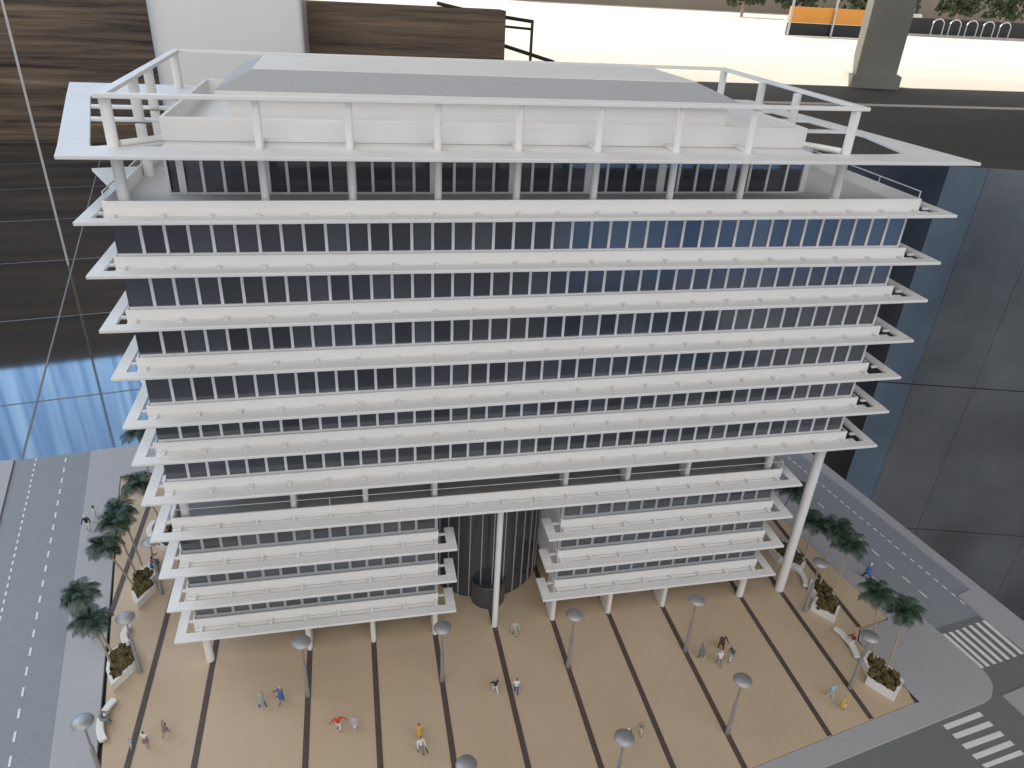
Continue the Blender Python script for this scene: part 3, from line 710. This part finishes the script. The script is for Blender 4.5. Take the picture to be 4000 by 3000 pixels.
# penthouse: walls, hipped felt slope, flat top
e0, e1, f0_, f1_ = -3.447, 3.17, 0.92, 3.78; zE = 8.235
m = MB(); m.box(e0+0.12, e1-0.12, f0_+0.1, f1_-0.1, za+0.03, zE-0.05); m.build('penthouse_wall', 'white', bd)
m = MB(); m.box(e0, e1, f0_, f1_, zE-0.05, zE)
m.build('penthouse_eave', 'white', bd, bevel=0.006)
p0, p1, g0, g1, zP = -3.07, 2.83, 1.66, 3.30, 8.395
m = MB(); E_ = [(e0, f0_, zE+0.001), (e1, f0_, zE+0.001), (e1, f1_, zE+0.001), (e0, f1_, zE+0.001)]; T_ = [(p0, g0, zP), (p1, g0, zP), (p1, g1, zP), (p0, g1, zP)]
for k in range(4): m.poly([E_[k], E_[(k+1) % 4], T_[(k+1) % 4], T_[k]])
m.poly(E_)
ps = m.build('penthouse_slope', 'roof_felt', bd)
m = MB(); m.box(p0-0.01, p1+0.01, g0-0.01, g1+0.01, zP-0.004, zP+0.006); m.build('penthouse_top', 'white', bd)
# ring beam
RC = [(-4.49, 0.05), (4.53, 0.10), (4.74, 4.68), (-4.61, 4.98)]
m = MB()
def beam(a, b_, wd=0.055):
    a = Vector(a); b_ = Vector(b_); d = (b_-a).normalized(); n_ = Vector((-d.y, d.x))*wd
    pts = [tuple(a-d*wd-n_), tuple(b_+d*wd-n_), tuple(b_+d*wd+n_), tuple(a-d*wd+n_)]
    m.prism(pts, lambda x, y: zring(x), lambda x, y: zring(x)+0.045)
mid = 0.055
beam((RC[0][0]+mid, RC[0][1]+mid), (RC[1][0]-mid, RC[1][1]+mid)); 
m2 = m
def beam2(a, b_, wd=0.055):
    a = Vector(a); b_ = Vector(b_); d = (b_-a).normalized(); n_ = Vector((-d.y, d.x))*wd
    m.prism([tuple(a+d*wd-n_), tuple(b_-d*wd-n_), tuple(b_-d*wd+n_), tuple(a+d*wd+n_)], lambda x, y: zring(x)+0.0005, lambda x, y: zring(x)+0.0445)
beam2((RC[1][0]-mid, RC[1][1]+mid), (RC[2][0]-mid, RC[2][1]-mid)); beam((RC[2][0]-mid, RC[2][1]-mid), (RC[3][0]+mid, RC[3][1]-mid)); beam2((RC[3][0]+mid, RC[3][1]-mid), (RC[0][0]+mid, RC[0][1]+mid))
m.build('ring_beam', 'white', bd, bevel=0.005)
# glass rails at the two ends of the terrace
for (x, nm) in ((-4.59, 'L'), (5.58, 'R')):
    m = MB(); zb3 = zc(0, x)+PT[0]; h = 0.09
    m.rod((x, 0.03, zb3+h), (x, 3.9, zb3+h), 0.008, 6); m.rod((x, 0.03, zb3), (x, 0.03, zb3+h), 0.008, 6)
    for y in (0.9, 1.8, 2.7, 3.9): m.rod((x, y, zb3), (x, y, zb3+h), 0.008, 6)
    ro = m.build('terrace_rail', 'frame', bd)
    m = MB(); m.box(x-0.002, x+0.002, 0.04, 3.88, zb3+0.002, zb3+h-0.004); m.build('rail_pane', 'rail_glass', ro)

# ------------------------------------------------------------------ street lamps
def lamp(x, y, label, h=1.13):
    t = thing('street_lamp', label, 'street lamp', (x, y, 0.005), 'street lamps of the model plaza')
    m = MB(); m.lathe(x, y, [(0.034, 0.005), (0.034, 0.14), (0.030, 0.155), (0.028, 0.16), (0.027, 0.62), (0.024, 0.64)], 14); m.build('lower_pole', 'lamp_metal', t, smooth=True)
    m = MB(); m.lathe(x, y, [(0.028, 0.64), (0.028, 0.665), (0.015, 0.67), (0.013, h-0.09)], 12); m.build('upper_pole', 'lamp_metal', t, smooth=True)
    m = MB(); m.lathe(x, y, [(0.016, h-0.09), (0.045, h-0.04), (0.045, h-0.025)], 16); m.build('socket', 'lamp_metal', t, smooth=True)
    pr = [(0.04, h-0.024), (0.10, h-0.006), (0.128, h+0.008), (0.133, h+0.016), (0.128, h+0.026), (0.105, h+0.045), (0.07, h+0.060), (0.035, h+0.068), (0.008, h+0.070)]
    m = MB(); m.lathe(x, y, pr, 32); m.build('lamp_disc', 'lamp_metal', t, smooth=True)
    return t
for (x, y, lb) in ((-5.50, -0.01, 'silver disc street lamp beside the planter at the left edge of the plaza'), (-5.507, 1.64, 'silver disc street lamp half behind the left end of the podium'),
    (-3.0, -0.86, 'silver disc street lamp on the dark strip below the left podium wing'), (-1.0, -0.91, 'silver disc street lamp in front of the inner end of the left wing'),
    (1.0, -0.97, 'silver disc street lamp in front of the inner end of the right wing'), (3.0, -0.97, 'silver disc street lamp beside the group of four people'),
    (3.0, -2.5, 'silver disc street lamp on the strip nearest the lower right of the plaza'), (5.47, -0.49, 'silver disc street lamp beside the right-hand palm planter near the tall column'),
    (5.315, -2.08, 'silver disc street lamp before the seated person in red'), (-5.60, -1.72, 'silver disc street lamp in the lower left corner before the bench'),
    (-0.975, -3.09, 'silver disc street lamp cut off by the bottom edge of the photo'), (1.06, -3.07, 'silver disc street lamp in front of the man in a blue shirt')):
    lamp(x, y, lb)

# ------------------------------------------------------------------ palms
def frond_mesh(seed, L=0.40):
    rnd = random.Random(seed); m = MB(); N = 12
    pts = []
    for i in range(N+1):
        t = i/N; a = 0.55-1.75*t*t
        pts.append(t)
    P = [Vector((0, 0, 0))]; 
    for i in range(N):
        t = (i+0.5)/N; a = 0.75-1.9*t
        P.append(P[-1]+Vector((math.cos(a), 0, math.sin(a)))*(L/N))
    for i in range(N):
        r_ = 0.006*(1-i/N)+0.0015; m.rod(P[i], P[i+1], r_, 4)
    for i in range(1, N+1):
        t = i/N; ln = 0.165*math.sin(math.pi*min(1, 0.18+0.86*t))**0.7
        d = (P[i]-P[i-1]).normalized()
        for s_ in (-1, 1):
            for off in (0.0, 0.5):
                base = P[i-1].lerp(P[i], off); side = Vector((0, s_, 0))
                tip = base+(side*0.80+d*0.55+Vector((0, 0, -0.22-rnd.random()*0.18))).normalized()*ln*(0.88+0.2*rnd.random())
                wv_ = d*0.0056
                m.poly([tuple(base-wv_), tuple(base+wv_), tuple((base+tip)/2+wv_*1.1+Vector((0, 0, 0.010))), tuple(tip), tuple((base+tip)/2-wv_*1.1+Vector((0, 0, 0.010)))], 0)
    return m
fronds = []
def palm(x, y, tx, ty, h, label, seed, zb_=0.10):
    rnd = random.Random(seed); t = thing('palm_tree', label, 'palm tree', (x, y, zb_), 'palm trees of the model')
    m = MB(); prev = None
    for i in range(7):
        q = i/6; m_ = Vector((x+(tx-x)*q+0.01*math.sin(q*3+seed), y+(ty-y)*q, zb_+(h-zb_)*q))
        if prev is not None: m.rod(prev, m_, 0.018-0.004*q, 10)
        prev = m_
    m.build('trunk', 'trunk', t, smooth=True)
    top = prev; n_ = 18
    for i in range(n_):
        ring = 0 if i < 11 else 1
        src = fronds[(i+seed) % len(fronds)]
        o = src.copy(); COL.objects.link(o); o.name = 'frond'; o.parent = t
        o.location = (top-Vector((x, y, zb_)))*U
        az = 2*math.pi*i/11+rnd.uniform(-0.25, 0.25) if ring == 0 else 2*math.pi*(i-11)/7+0.4+rnd.uniform(-0.3, 0.3)
        pitch = rnd.uniform(0.05, 0.4) if ring == 0 else rnd.uniform(-0.65, -0.25)
        o.rotation_euler = (rnd.uniform(-0.25, 0.25), pitch, az)
        sc = rnd.uniform(0.85, 1.08)*(1.0 if ring == 0 else 0.9); o.scale = (sc, sc, sc)
    return t
holder = []
for sd in range(4):
    o = frond_mesh(sd).build('frond', 'palm_green' if sd % 2 else 'palm_green_light'); holder.append(o); fronds.append(o)
P_ = [(-5.932, 1.716, -6.179, 1.614, 1.165, 'palm in the middle left planter, nearer of its pair, leaning left'),
      (-5.936, 1.983, -6.062, 1.934, 1.40, 'palm in the middle left planter, farther of its pair'),
      (-5.923, 0.112, -5.988, 0.082, 1.08, 'shorter palm in the lower left planter'),
      (-5.919, 0.287, -6.084, 0.21, 1.48, 'taller palm in the lower left planter, over the road'),
      (-5.62, 3.05, -5.97, 3.10, 1.32, 'palm at the back left, half hidden by the podium canopy'),
      (-6.2, 4.6, -6.36, 4.82, 1.32, 'far left palm standing by the back edge of the base'),
      (-5.95, 2.30, -6.10, 2.36, 1.32, 'palm tip showing just above the middle left pair'),
      (5.999, -0.077, 5.977, -0.056, 1.47, 'palm in the right planter beside the tall round column'),
      (6.06, -0.349, 6.075, -0.364, 1.37, 'palm in the right planter beside the walking person in blue'),
      (6.05, 0.55, 5.86, 0.36, 1.30, 'palm right behind the tall round column'),
      (6.35, 1.95, 5.98, 1.32, 1.28, 'farthest palm on the right, below the podium canopies'),
      (5.926, -1.778, 5.72, -1.545, 1.46, 'palm in the lower right planter nearer the building'),
      (6.014, -1.976, 5.96, -1.912, 1.40, 'palm in the lower right planter nearer the road')]
for i, p in enumerate(P_): palm(*p, seed=i*3+1)
for o in holder: bpy.data.objects.remove(o)

# ------------------------------------------------------------------ planters with moss, benches
def planter(outline, label, seed, hh=0.15):
    rnd = random.Random(seed); cx_ = sum(p[0] for p in outline)/len(outline); cy_ = sum(p[1] for p in outline)/len(outline)
    t = thing('planter', label, 'planter', (cx_, cy_, 0.004), 'white planters of the plaza')
    inner = []
    n_ = len(outline)
    for i in range(n_):
        p = Vector(outline[i]); a = Vector(outline[i-1]); b_ = Vector(outline[(i+1) % n_])
        d1 = (p-a).normalized(); d2 = (b_-p).normalized(); n1 = Vector((-d1.y, d1.x)); n2 = Vector((-d2.y, d2.x))
        bi = (n1+n2); bi = bi/max(0.5, bi.length_squared)*2*0.045
        inner.append((p.x+bi.x, p.y+bi.y))
    m = MB()
    for i in range(n_):
        j = (i+1) % n_; m.prism([outline[i], outline[j], inner[j], inner[i]], 0.004, hh)
    m.build('box', 'white_planter', t)
    m = MB(); m.prism(inner, 0.006, hh-0.05); m.build('soil', 'moss', t)
    bm = bmesh.new()
    from mathutils.geometry import tessellate_polygon
    def inside(x, y):
        c_ = False; j = n_-1
        for i in range(n_):
            if (inner[i][1] > y) != (inner[j][1] > y) and x < (inner[j][0]-inner[i][0])*(y-inner[i][1])/(inner[j][1]-inner[i][1])+inner[i][0]: c_ = not c_
            j = i
        return c_
    xs = [p[0] for p in inner]; ys = [p[1] for p in inner]; cnt = 0; tries = 0
    while cnt < 46 and tries < 3000:
        tries += 1
        x = rnd.uniform(min(xs), max(xs)); y = rnd.uniform(min(ys), max(ys))
        if not inside(x, y): continue
        cnt += 1; r_ = rnd.uniform(0.035, 0.075)
        ret = bmesh.ops.create_icosphere(bm, subdivisions=2, radius=r_)
        off = Vector((x-cx_, y-cy_, hh-0.03+rnd.uniform(0, 0.06))); sd = rnd.uniform(0, 50)
        for v in ret['verts']:
            d = v.co.normalized(); v.co = v.co*(0.72+0.75*abs(noise.noise(d*2.4+Vector((sd, 0, 0)))))*(1+0.25*rnd.uniform(-1, 1))+off
    for v in bm.verts: v.co *= U
    for f in bm.faces: f.material_index = 0 if rnd.random() < 0.65 else 1
    me = bpy.data.meshes.new('shrub'); bm.to_mesh(me); bm.free(); me.materials.append(M['moss']); me.materials.append(M['moss_light'])
    o = bpy.data.objects.new('shrub', me); COL.objects.link(o); o.parent = t; o.location = (0, 0, 0)
planter([(-5.96, 1.60), (-5.814, 1.31), (-5.598, 1.734), (-5.70, 1.85), (-5.63, 2.05), (-5.86, 2.22), (-6.03, 2.0), (-5.98, 1.8)], 'white planter with moss in the middle of the left edge', 1)
planter([(-5.95, -0.02), (-5.802, -0.326), (-5.565, 0.06), (-5.63, 0.35), (-5.80, 0.50), (-6.0, 0.33)], 'white planter with moss at the lower left edge', 2)
planter([(5.596, -0.468), (5.846, -0.831), (6.08, -0.60), (6.16, -0.25), (6.10, 0.02), (5.93, 0.10), (5.80, -0.05), (5.82, -0.28)][::1], 'white planter with moss beside the tall column on the right', 3)
planter([(5.78, -1.69), (5.72, -1.93), (5.596, -2.056), (5.845, -2.433), (6.16, -2.20), (6.13, -1.95), (6.04, -1.70), (5.98, -1.55)], 'white planter with moss in the lower right corner of the plaza', 4)
planter([(5.62, 1.05), (5.66, 0.74), (5.92, 0.40), (6.10, 0.55), (6.15, 0.95), (5.90, 1.25)], 'white planter with moss behind the right-hand podium end', 5)
planter([(-5.80, 2.85), (-5.55, 2.62), (-5.40, 2.9), (-5.45, 3.2), (-5.70, 3.30)], 'white planter with moss behind the left-hand podium end', 6)
def bench(pts, label, wd=0.05, hz=0.085):
    # curved block following pts
    m = MB(); L_, R_ = [], []
    n_ = len(pts)
    for i, p in enumerate(pts):
        a = Vector(pts[max(0, i-1)]); b_ = Vector(pts[min(n_-1, i+1)]); d = (b_-a).normalized(); nn = Vector((-d.y, d.x))*wd
        L_.append((p[0]+nn.x, p[1]+nn.y)); R_.append((p[0]-nn.x, p[1]-nn.y))
    m.prism(R_+L_[::-1], 0.03, hz)
    t = thing('bench', label, 'bench', (pts[0][0], pts[0][1], 0.004), 'white benches of the plaza')
    m.build('seat', 'white_planter', t, bevel=0.01)
    m = MB()
    R2 = [((p[0]*0.6+q[0]*0.4), (p[1]*0.6+q[1]*0.4)) for p, q in zip(R_, L_)]; L2 = [((p[0]*0.4+q[0]*0.6), (p[1]*0.4+q[1]*0.6)) for p, q in zip(R_, L_)]
    m.prism(R2+L2[::-1], 0.004, 0.031); m.build('base', 'frame_grey', t)
def arc(p, q, bulge, n=9):
    p = Vector(p); q = Vector(q); d = q-p; nn = Vector((-d.y, d.x)).normalized()
    return [tuple(p.lerp(q, i/(n-1))+nn*bulge*4*(i/(n-1))*(1-i/(n-1))) for i in range(n)]
bench(arc((-5.86, 0.93), (-5.80, 0.55), -0.06), 'curved white bench between the two left planters')
bench(arc((-5.73, -0.50), (-5.71, -1.18), -0.11), 'bowed white bench with a seated grey figure at the lower left')
bench(arc((5.84, 0.62), (5.80, 0.03), 0.09), 'curved white bench right of the tall round column')
bench(arc((5.76, -0.96), (5.76, -1.60), 0.07), 'bent white bench with the seated person in red')
bench(arc((-6.0, 3.58), (-5.95, 3.12), -0.07), 'curved white bench at the back left beside the podium')
bench(arc((-5.78, 2.52), (-5.75, 2.14), -0.05), 'white bench with two seated people at the left')

# ------------------------------------------------------------------ people (painted scale figures)
plain('skin', (0.50, 0.30, 0.21)); plain('p_white', (0.66, 0.66, 0.63)); plain('p_black', (0.02, 0.02, 0.024)); plain('p_grey', (0.20, 0.22, 0.25))
plain('p_blue', (0.05, 0.13, 0.34)); plain('p_blue2', (0.03, 0.10, 0.30)); plain('p_red', (0.55, 0.03, 0.025)); plain('p_dkred', (0.28, 0.012, 0.02)); plain('p_teal', (0.06, 0.26, 0.30))
plain('p_green', (0.05, 0.13, 0.10)); plain('p_pale', (0.33, 0.42, 0.38)); plain('p_ltblue', (0.30, 0.50, 0.60)); plain('p_lilac', (0.46, 0.42, 0.52)); plain('p_mauve', (0.26, 0.17, 0.20))
plain('p_yellow', (0.58, 0.38, 0.08)); plain('p_brown', (0.06, 0.045, 0.025)); plain('p_hair', (0.045, 0.025, 0.015)); plain('p_redhair', (0.18, 0.05, 0.025)); plain('p_greyhair', (0.28, 0.28, 0.28)); plain('p_tan', (0.28, 0.22, 0.16))
def person(x, y, yaw, label, top, legs, hair, shoes='p_black', H=0.32, arms=((0.25, 0.1), (0.25, 0.1)), stride=0.12, seat=None, skirt=None, coat=None, bare_arm=False, bare_leg=False, hat=None, zb_=0.005, extra=None):
    t = thing('person', label, 'person', (x, y, zb_), 'painted scale figures')
    R_ = math.radians
    J = {}; rad = {}; par = {}
    def j(n_, co, r_, p=None): J[n_] = Vector(co); rad[n_] = r_; par[n_] = p
    pz = 0.50 if seat is None else seat/H+0.07
    j('pelvis', (0, 0, pz), 0.088); j('waist', (0, 0.005, pz+0.10), 0.076, 'pelvis'); j('chest', (0, 0, pz+0.24), 0.100, 'waist'); j('neck', (0, 0, pz+0.345), 0.036, 'chest')
    j('head', (0, -0.012, pz+0.415), 0.064, 'neck'); j('crown', (0, -0.008, pz+0.475), 0.050, 'head')
    for s_, (fw, out) in ((-1, arms[0]), (1, arms[1])):
        n_ = 'L' if s_ < 0 else 'R'
        sh = Vector((s_*0.115, 0, pz+0.285)); a = fw
        el = sh+Vector((s_*(0.02+out*0.10), -0.16*math.sin(a), -0.16*math.cos(a)*(1 if out < 1 else 0.2)))
        wr_ = el+Vector((s_*out*(0.05 if out < 1 else 0.10), -0.15*math.sin(a*2.0), -0.15*math.cos(a*2.0)))
        hd = wr_+(wr_-el).normalized()*0.055
        j('sh'+n_, sh, 0.050, 'chest'); j('el'+n_, el, 0.036, 'sh'+n_); j('wr'+n_, wr_, 0.026, 'el'+n_); j('ha'+n_, hd, 0.026, 'wr'+n_)
        st = stride*(1 if s_ > 0 else -1)
        if seat is None:
            hp = Vector((s_*0.055, 0, pz-0.03)); kn = Vector((s_*0.06, -st*0.55-0.015, 0.275)); an = Vector((s_*0.06, -st+0.02, 0.045)); to = an+Vector((0, -0.075, -0.018))
        else:
            hp = Vector((s_*0.055, 0, pz-0.01)); kn = Vector((s_*0.07, -0.24, pz-0.005)); an = Vector((s_*0.07, -0.26, 0.045 if pz-0.24 < 0.05 else pz-0.23)); to = an+Vector((0, -0.075, -0.015))
        j('hp'+n_, hp, 0.068, 'pelvis'); j('kn'+n_, kn, 0.047, 'hp'+n_); j('an'+n_, an, 0.034, 'kn'+n_); j('to'+n_, to, 0.026, 'an'+n_)
    names = list(J); idx = {n_: i for i, n_ in enumerate(names)}
    me = bpy.data.meshes.new('body'); me.from_pydata([tuple(J[n_]*H*U) for n_ in names], [(idx[n_], idx[par[n_]]) for n_ in names if par[n_]], [])
    o = bpy.data.objects.new('body', me); COL.objects.link(o)
    o.modifiers.new('skin', 'SKIN'); sk = me.skin_vertices[0].data if me.skin_vertices else None
    if sk is None:
        bpy.context.view_layer.objects.active = o; bpy.ops.object.select_all(action='DESELECT')
        me.attributes  # skin layer is made by the modifier on first use
        bm = bmesh.new(); bm.from_mesh(me); bm.verts.layers.skin.verify(); bm.to_mesh(me); bm.free(); sk = me.skin_vertices[0].data
    for n_ in names:
        sk[idx[n_]].radius = (rad[n_]*H*U, rad[n_]*H*U*0.88); sk[idx[n_]].use_root = (n_ == 'pelvis')
    ss = o.modifiers.new('sub', 'SUBSURF'); ss.levels = 1; ss.render_levels = 1
    dg = bpy.context.evaluated_depsgraph_get(); dg.update()
    nm = bpy.data.meshes.new_from_object(o.evaluated_get(dg)); o.modifiers.clear(); old = o.data; o.data = nm; bpy.data.meshes.remove(old); nm.name = 'body'
    mats = ['skin', top, legs, shoes, hair]; nm.materials.clear()
    for q in mats: nm.materials.append(M[q])
    segs = [(J[n_]*H*U, J[par[n_]]*H*U, n_) for n_ in names if par[n_]]
    for p in nm.polygons:
        c_ = p.center; best = None
        for a, b_, n_ in segs:
            ab = b_-a; tt = max(0, min(1, (c_-a).dot(ab)/max(1e-12, ab.length_squared))); d = (a+ab*tt-c_).length
            if best is None or d < best[0]: best = (d, n_)
        n_ = best[1]
        if n_ in ('crown', 'head'):
            hz_ = (c_.z/(H*U)-pz); k = 4 if (hz_ > 0.455 or (c_.y/(H*U) > 0.01 and hz_ > 0.385)) else 0
        elif n_ == 'neck': k = 0 if c_.z/(H*U) > pz+0.32 else 1
        elif n_[:2] in ('ha',): k = 0
        elif n_[:2] == 'wr': k = 0 if bare_arm else 1
        elif n_[:2] in ('sh', 'el') or n_ in ('waist', 'chest'): k = 1
        elif n_[:2] in ('hp', 'kn'): k = 2
        elif n_[:2] == 'an': k = 0 if bare_leg else 2
        elif n_[:2] == 'to': k = 3
        else: k = 2
        p.material_index = k; p.use_smooth = True
    o.parent = t; t.rotation_euler = (0, 0, R_(yaw))
    # clothing and hats as children
    def cone(nm_, mt, prof):
        m = MB(); n_ = 14; i0 = 0
        for (r_, z_) in prof:
            for k in range(n_):
                a = 2*math.pi*k/n_; m.v.append((r_*math.cos(a)*H*1.05, r_*math.sin(a)*H*0.85, z_*H))
        for q in range(len(prof)-1):
            for k in range(n_):
                jn = (k+1) % n_; m.f.append((q*n_+k, q*n_+jn, (q+1)*n_+jn, (q+1)*n_+k)); m.mi.append(0)
        m.f.append(tuple(range((len(prof)-1)*n_, len(prof)*n_))); m.mi.append(0)
        ob = m.build(nm_, mt, None, smooth=True, origin=(0, 0, 0)); ob.parent = t; ob.location = (0, 0, 0)
    if skirt: cone('skirt', skirt, [(0.135, pz-0.22), (0.115, pz-0.08), (0.092, pz+0.09)])
    if coat: cone('coat', coat, [(0.135, pz-0.16), (0.118, pz-0.02), (0.098, pz+0.12), (0.112, pz+0.24), (0.06, pz+0.32)])
    if hat: cone('hat', hat, [(0.088, pz+0.455), (0.062, pz+0.465), (0.055, pz+0.505), (0.02, pz+0.515)])
    if extra == 'cane':
        m = MB(); m.rod((0.17*H, -0.10*H, 0.30*H), (0.24*H, -0.13*H, 0.004), 0.008, 6); ob = m.build('cane', 'p_black', None, origin=(0, 0, 0)); ob.parent = t; ob.location = (0, 0, 0)
    if extra == 'bag':
        m = MB(); m.box(0.11*H, 0.22*H, -0.05*H, 0.05*H, 0.22*H, 0.34*H); ob = m.build('bag', 'p_white', None, origin=(0, 0, 0), bevel=0.004); ob.parent = t; ob.location = (0, 0, 0)
    return t
UP = ((0.2, 0.1), (2.6, 0.1)); OUT = ((0.1, 1.2), (0.1, 1.2))
person(-7.17, 3.57, 10, 'figure in black top, white trousers and white cap on the left pavement', 'p_black', 'p_white', 'p_white', H=0.36, arms=((0.4, 0.5), (0.4, 0.5)), hat='p_white', zb_=-0.01)
person(-7.10, 3.83, -60, 'figure with a black hat half hidden by the palm on the left pavement', 'p_white', 'p_white', 'p_black', H=0.36, hat='p_black', zb_=-0.01)
person(-5.79, 2.40, 80, 'seated figure in a dark red top on the left bench', 'p_dkred', 'p_grey', 'p_hair', H=0.33, seat=0.085, arms=((0.9, 0.2), (1.3, 0.3)))
person(-5.77, 2.22, 100, 'seated figure in a teal dress on the left bench', 'p_teal', 'p_teal', 'p_redhair', H=0.33, seat=0.085, bare_leg=True, skirt='p_teal', arms=((0.5, 0.1), (0.5, 0.1)))
person(-6.41, 0.82, 30, 'small white figure behind the lower left palms', 'p_white', 'p_white', 'p_greyhair', H=0.30, zb_=-0.01)
person(-5.80, -0.86, 80, 'seated grey figure stretching its legs on the lower left bench', 'p_grey', 'p_grey', 'p_greyhair', H=0.34, seat=0.085, arms=((0.8, 0.2), (1.0, 0.2)))
person(-5.34, -1.31, 170, 'small child in a light blue top at the lower left', 'p_ltblue', 'p_white', 'p_tan', shoes='p_white', H=0.19)
person(-5.14, -1.32, 175, 'woman in a white top and purple skirt at the lower left', 'p_white', 'skin', 'p_hair', H=0.31, skirt='p_mauve', bare_leg=True)
person(-4.915, -1.19, 120, 'walking woman in a mauve dress at the lower left', 'p_mauve', 'p_mauve', 'p_redhair', H=0.32, coat='p_mauve', bare_leg=True, stride=0.16)
person(-3.64, -0.94, 60, 'man in a pale grey-green coat raising an arm', 'p_pale', 'p_blue', 'p_greyhair', H=0.36, coat='p_pale', arms=UP)
person(-3.37, -0.92, -60, 'figure in a blue coat facing the man with the raised arm', 'p_blue', 'p_tan', 'p_white', shoes='p_brown', H=0.36, coat='p_blue', arms=((0.9, 0.1), (0.9, 0.1)))
person(-2.555, -1.51, 10, 'man in a red top with both arms spread', 'p_red', 'p_white', 'p_tan', H=0.32, arms=OUT)
person(-2.33, -1.54, -20, 'girl in pale lilac beside the man in red', 'p_lilac', 'p_white', 'p_greyhair', shoes='p_white', H=0.30, skirt='p_lilac', bare_leg=True, stride=0.16)
person(-1.44, -1.84, 150, 'woman with red-brown hair in a long yellow dress', 'p_yellow', 'p_yellow', 'p_redhair', H=0.34, coat='p_yellow')
person(-1.44, -2.06, 20, 'man in a white shirt and grey trousers leaning on a black cane', 'p_white', 'p_grey', 'p_hair', H=0.36, extra='cane')
person(-0.235, -1.26, 200, 'man in a black top and white trousers with an arm out', 'p_black', 'p_white', 'p_greyhair', H=0.34, arms=((0.2, 0.2), (0.3, 1.1)), bare_arm=True, stride=0.15)
person(0.08, -1.32, 170, 'woman in a white top and blue trousers with brown hair', 'p_white', 'p_blue2', 'p_redhair', shoes='p_white', H=0.34)
person(0.285, -0.21, 0, 'man in pale green clothes before the lobby', 'p_pale', 'p_pale', 'p_greyhair', H=0.34, arms=((0.3, 0.3), (0.3, 0.6)))
person(3.197, -1.15, 70, 'figure in a long grey coat and green trousers, left of the group of four', 'p_grey', 'p_green', 'p_greyhair', shoes='p_white', H=0.37, coat='p_grey')
person(3.60, -1.035, 0, 'stout man in a dark brown suit at the back of the group of four', 'p_brown', 'p_brown', 'p_tan', H=0.36, coat='p_brown', arms=((0.5, 0.5), (0.5, 0.5)))
person(3.415, -1.335, 170, 'man in a white jumper and grey trousers, front of the group of four', 'p_white', 'p_grey', 'p_white', H=0.35, arms=((0.7, 0.3), (0.5, 0.3)), stride=0.15)
person(3.655, -1.28, -80, 'figure in a dark green top and white trousers, right of the group of four', 'p_green', 'p_white', 'p_white', H=0.34)
person(1.47, -2.40, 160, 'man in a blue shirt and white trousers behind a lamp at the bottom', 'p_blue2', 'p_white', 'p_white', H=0.35, coat='p_blue2', stride=0.14)
person(1.72, -2.30, -40, 'boy in a brown top and white shorts beside the man in blue', 'p_tan', 'p_white', 'p_hair', H=0.28, bare_leg=True)
person(7.133, 0.10, 200, 'walking figure in a blue jacket, black trousers and white cap on the right pavement', 'p_blue', 'p_black', 'p_white', H=0.38, coat='p_blue', hat='p_white', stride=0.2, arms=((1.4, 0.3), (0.3, 0.3)), zb_=-0.01)
person(5.86, -1.30, -80, 'person in a red top and white trousers sitting on the right-hand bench', 'p_dkred', 'p_white', 'p_black', H=0.34, seat=0.085, arms=((0.9, 0.2), (1.2, 0.2)))
person(4.894, -2.19, 20, 'figure in a light blue top and white trousers at the lower right', 'p_ltblue', 'p_white', 'p_greyhair', shoes='p_white', H=0.32, coat='p_ltblue', stride=0.13)
person(4.938, -2.42, 10, 'figure in a yellow top carrying a white bag at the lower right', 'p_yellow', 'p_white', 'p_greyhair', shoes='p_white', H=0.32, skirt='p_yellow', bare_leg=True, extra='bag', stride=0.14)

for o in list(bpy.data.objects):
    for k in ('o3', 'first'):
        if k in o: del o[k]
